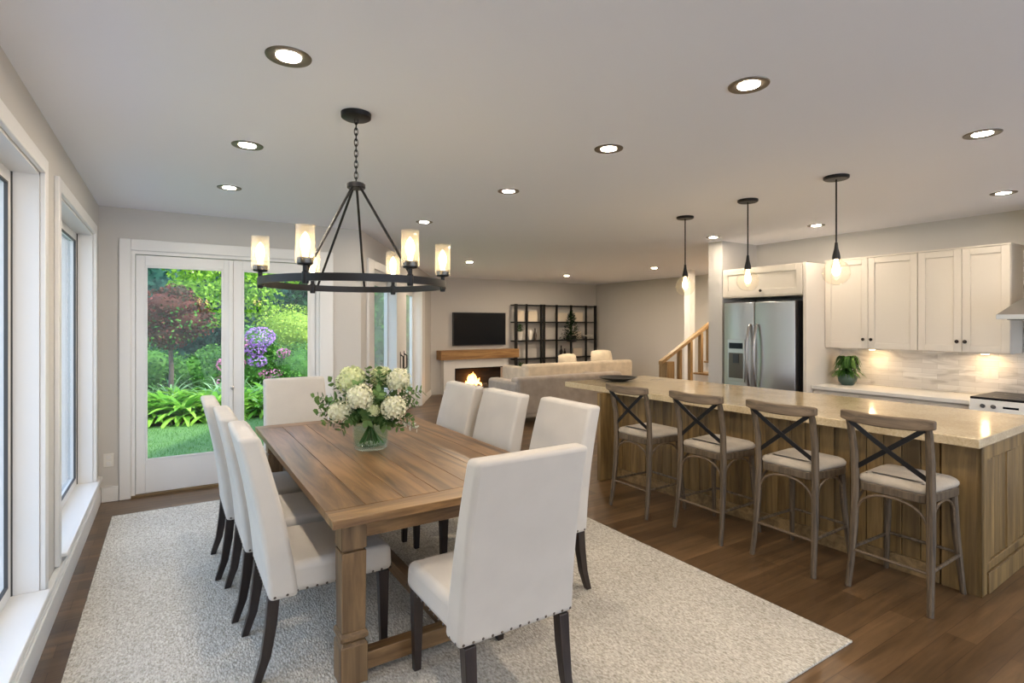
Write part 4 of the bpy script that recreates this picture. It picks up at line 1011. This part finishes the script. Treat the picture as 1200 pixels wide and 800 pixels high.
tree('flowering_shrub', 'rhododendron with purple and pink blossom between the two door panes', 'shrub', 1.42, 13.2,
     [(0,0,.75,.85,.6,.65),(.1,0,1.25,.6,.5,.45),(-.55,0,.55,.55,.5,.45),(.5,0,.8,.5,.4,.5)], G['mid'], 4500, .085, None, 0, 3,
     extra=[('purple_blossom', G['purple'], [(.22,-.35,1.42,.30,.25,.22),(.1,-.3,1.15,.25,.25,.15),(.15,-.45,.9,.2,.2,.12)], 900, .07), ('pink_blossom', G['pink'], [(-.35,-.45,.85,.28,.15,.18),(-.5,-.4,.5,.18,.12,.12),(.42,-.42,.62,.25,.15,.10),(.7,-.3,1.05,.15,.15,.1),(-.15,-.4,1.30,.15,.15,.1)], 800, .06)])
tree('round_shrub', 'rounded yellow-green bush at the right of the garden view', 'shrub', 2.72, 15.4, [(0,0,1.5,.95,.8,.75),(-.35,0,.9,.7,.6,.6),(.5,0,.8,.8,.7,.7)], G['yel'], 8000, .075, None, 0, 4)
tree('mounded_shrub', 'mid green mounded bush in front of the yellow-green one', 'shrub', 2.55, 13.0, [(0,0,.65,.8,.6,.65),(.6,0,.5,.7,.6,.55),(-.5,0,.35,.5,.5,.4)], G['mid'], 7500, .06, None, 0, 5)
tree('low_shrub', 'green shrub around the maroon tree trunk', 'shrub', -.45, 14.2, [(0,0,.7,.8,.6,.6),(.8,0,.55,.7,.6,.5),(-.7,0,.6,.7,.6,.6)], G['mid'], 4500, .085, None, 0, 6)
tree('low_shrub', 'small green shrub right of the maroon tree trunk', 'shrub', .9, 14.6, [(0,0,.75,.55,.5,.5),(.5,0,.45,.5,.4,.4)], G['mid'], 3000, .075, None, 0, 7)
far = [(-2.5,21,'dark',3.2,1),(-.2,22.5,'blue',3.6,1),(1.8,24,'dark',4.2,1),(3.4,21.5,'blue',3.4,1),(5.0,23,'dark',4.0,1),(6.8,22,'dark',3.9,1),(3.9,17.8,'dark',2.4,1),(8.2,20,'mid',3.4,1),(-4.8,20,'dark',3.6,1),(6.3,17.0,'mid',2.7,1),(-7.5,18,'mid',3.6,1),(10.5,22,'dark',4,1),(1.0,19.8,'blue',2.3,1)]
fl_ = ['far left','second from left','third from left, behind the lime tree','fourth from left','centre','centre right','nearer one behind the yellow-green bush','right, seen through the patio door','outermost left','nearer one seen through the patio door','beyond the window wall','outermost right','lower one behind the lime tree']
for k, (x, y, mn, h_, _) in enumerate(far):
    tree('background_tree', '%s tree at the garden end, %s' % ({'dark':'dark evergreen','blue':'blue-green leafy','mid':'mid green leafy'}[mn], fl_[k]), 'tree', x, y,
         [(0,0,h_*.75,h_*.48,h_*.42,h_*.55),(-.3*h_,0,h_*.45,h_*.38,h_*.35,h_*.42),(.3*h_,.2,h_*.42,h_*.38,h_*.35,h_*.40),(0,0,h_*1.25,h_*.32,h_*.3,h_*.4)], G[mn], 5200, .20, h_*.5, .14, 20+k)
# planting bed
tag(MB().prism([(-6,10.75),(-2,10.7),(1,10.75),(3.2,10.9),(4,11.4),(4,13.6),(-6,13.6)], GZ, GZ+.03).build('planting_bed', M['soil']), 'dark soil bed along the far edge of the lawn', 'flower bed')
tag(MB().prism([(4.6,14.0),(9,16.5),(9,18),(4.0,16)], GZ, GZ+.03).build('planting_bed', M['soil']), 'dark soil bed beyond the patio door', 'flower bed')
def make_hosta(seed, mat, nl=95, L0=.40, wd=.030, narrow=False):
    g = random.Random(seed); f_ = MB()
    for k in range(nl):
        a = g.uniform(0, 2*pi); el = g.uniform(.45, 1.5); L = L0*g.uniform(.7,1.2); w_ = wd*g.uniform(.7,1.15); vs = []
        n = 6; x = z = 0; th = el
        for i in range(n+1):
            u = i/n; ww = w_*(sin(pi*min(1,max(0,(u-.12)/.9)))**.8 if not narrow else (1-u)**.5) + .003
            s = (-sin(a), cos(a)); vs += [(x*cos(a)+s[0]*ww, x*sin(a)+s[1]*ww, z+ww*.25), (x*cos(a), x*sin(a), z), (x*cos(a)-s[0]*ww, x*sin(a)-s[1]*ww, z+ww*.25)]
            x += cos(th)*L/n; z += sin(th)*L/n; th -= .27 if not narrow else .22
        f_.add(vs, [(3*i+j,3*i+j+1,3*i+j+4,3*i+j+3) for i in range(n) for j in (0,1)])
    return f_
h0 = [tag(make_hosta(40+k, G['hosta']).build('hosta_plant', G['hosta'], loc=(0,0,0), smooth=80), 'broad-leaved bright green hosta growing in the bed beyond the lawn', 'plant', 'hostas in the planting bed') for k in range(3)]
gr0 = tag(make_hosta(60, G['grass'], 70, .62, .012, True).build('ornamental_grass', G['grass'], smooth=80), 'arching pale-edged ornamental grass clump among the hostas', 'plant', 'ornamental grasses in the planting bed')
g = random.Random(9); first = [True]*4; k = 0
for row, yy in enumerate((10.98, 11.35, 11.72, 12.1, 12.5)):
    x = -2.2 + .2*(row % 2)
    while x < 3.7:
        if yy > 11 + (3.9-x)*1.2 + 2: pass
        j = g.randrange(3); o = h0[j] if first[j] else h0[j].copy()
        if first[j]: first[j] = False
        else: C.objects.link(o)
        s = g.uniform(1.15, 1.55); o.location = (x+g.uniform(-.08,.08), yy+g.uniform(-.08,.08), GZ+.03); o.scale = (s,s,s); o.rotation_euler.z = g.uniform(0,6.28); x += .40
for k, (x, yy) in enumerate(((.55,11.5),(.8,11.9),(1.15,11.6),(1.75,11.2),(2.15,11.15),(.0,12.7),(1.5,12.3))):
    o = gr0 if k == 0 else gr0.copy()
    if k: C.objects.link(o)
    o.location = (x, yy, GZ+.03); o.rotation_euler.z = k; s = 1.15 + .1*(k % 3); o.scale = (s,s,s)
# mown grass blades, uncountable
n = 26000; r = np.random.default_rng(8); gx = r.uniform(-2.5, 5.5, n); gy = r.uniform(6.5, 10.9, n); keep = ~((gx > 1.5) & (gy < 6.4 + (gx-1.5)*1.65)); gx, gy = gx[keep], gy[keep]; n = len(gx)
a = r.uniform(0, 2*pi, n); hh = r.uniform(.02, .045, n); w_ = .004
base = np.stack([gx, gy, np.full(n, GZ-.002)], 1); s = np.stack([np.cos(a)*w_, np.sin(a)*w_, np.zeros(n)], 1); tip = base + np.stack([r.normal(0,.012,n), r.normal(0,.012,n), hh], 1)
me = bpy.data.meshes.new('lawn_grass'); me.from_pydata(np.stack([base-s, base+s, tip], 1).reshape(-1,3).tolist(), [], np.arange(3*n).reshape(-1,3).tolist())
me.materials.append(leafm('lawn_blade', (.07,.18,.035), (.17,.34,.09))); o = bpy.data.objects.new('lawn_grass', me); C.objects.link(o)
tag(o, 'short mown green lawn between the house and the planting bed', 'grass', kind='stuff')
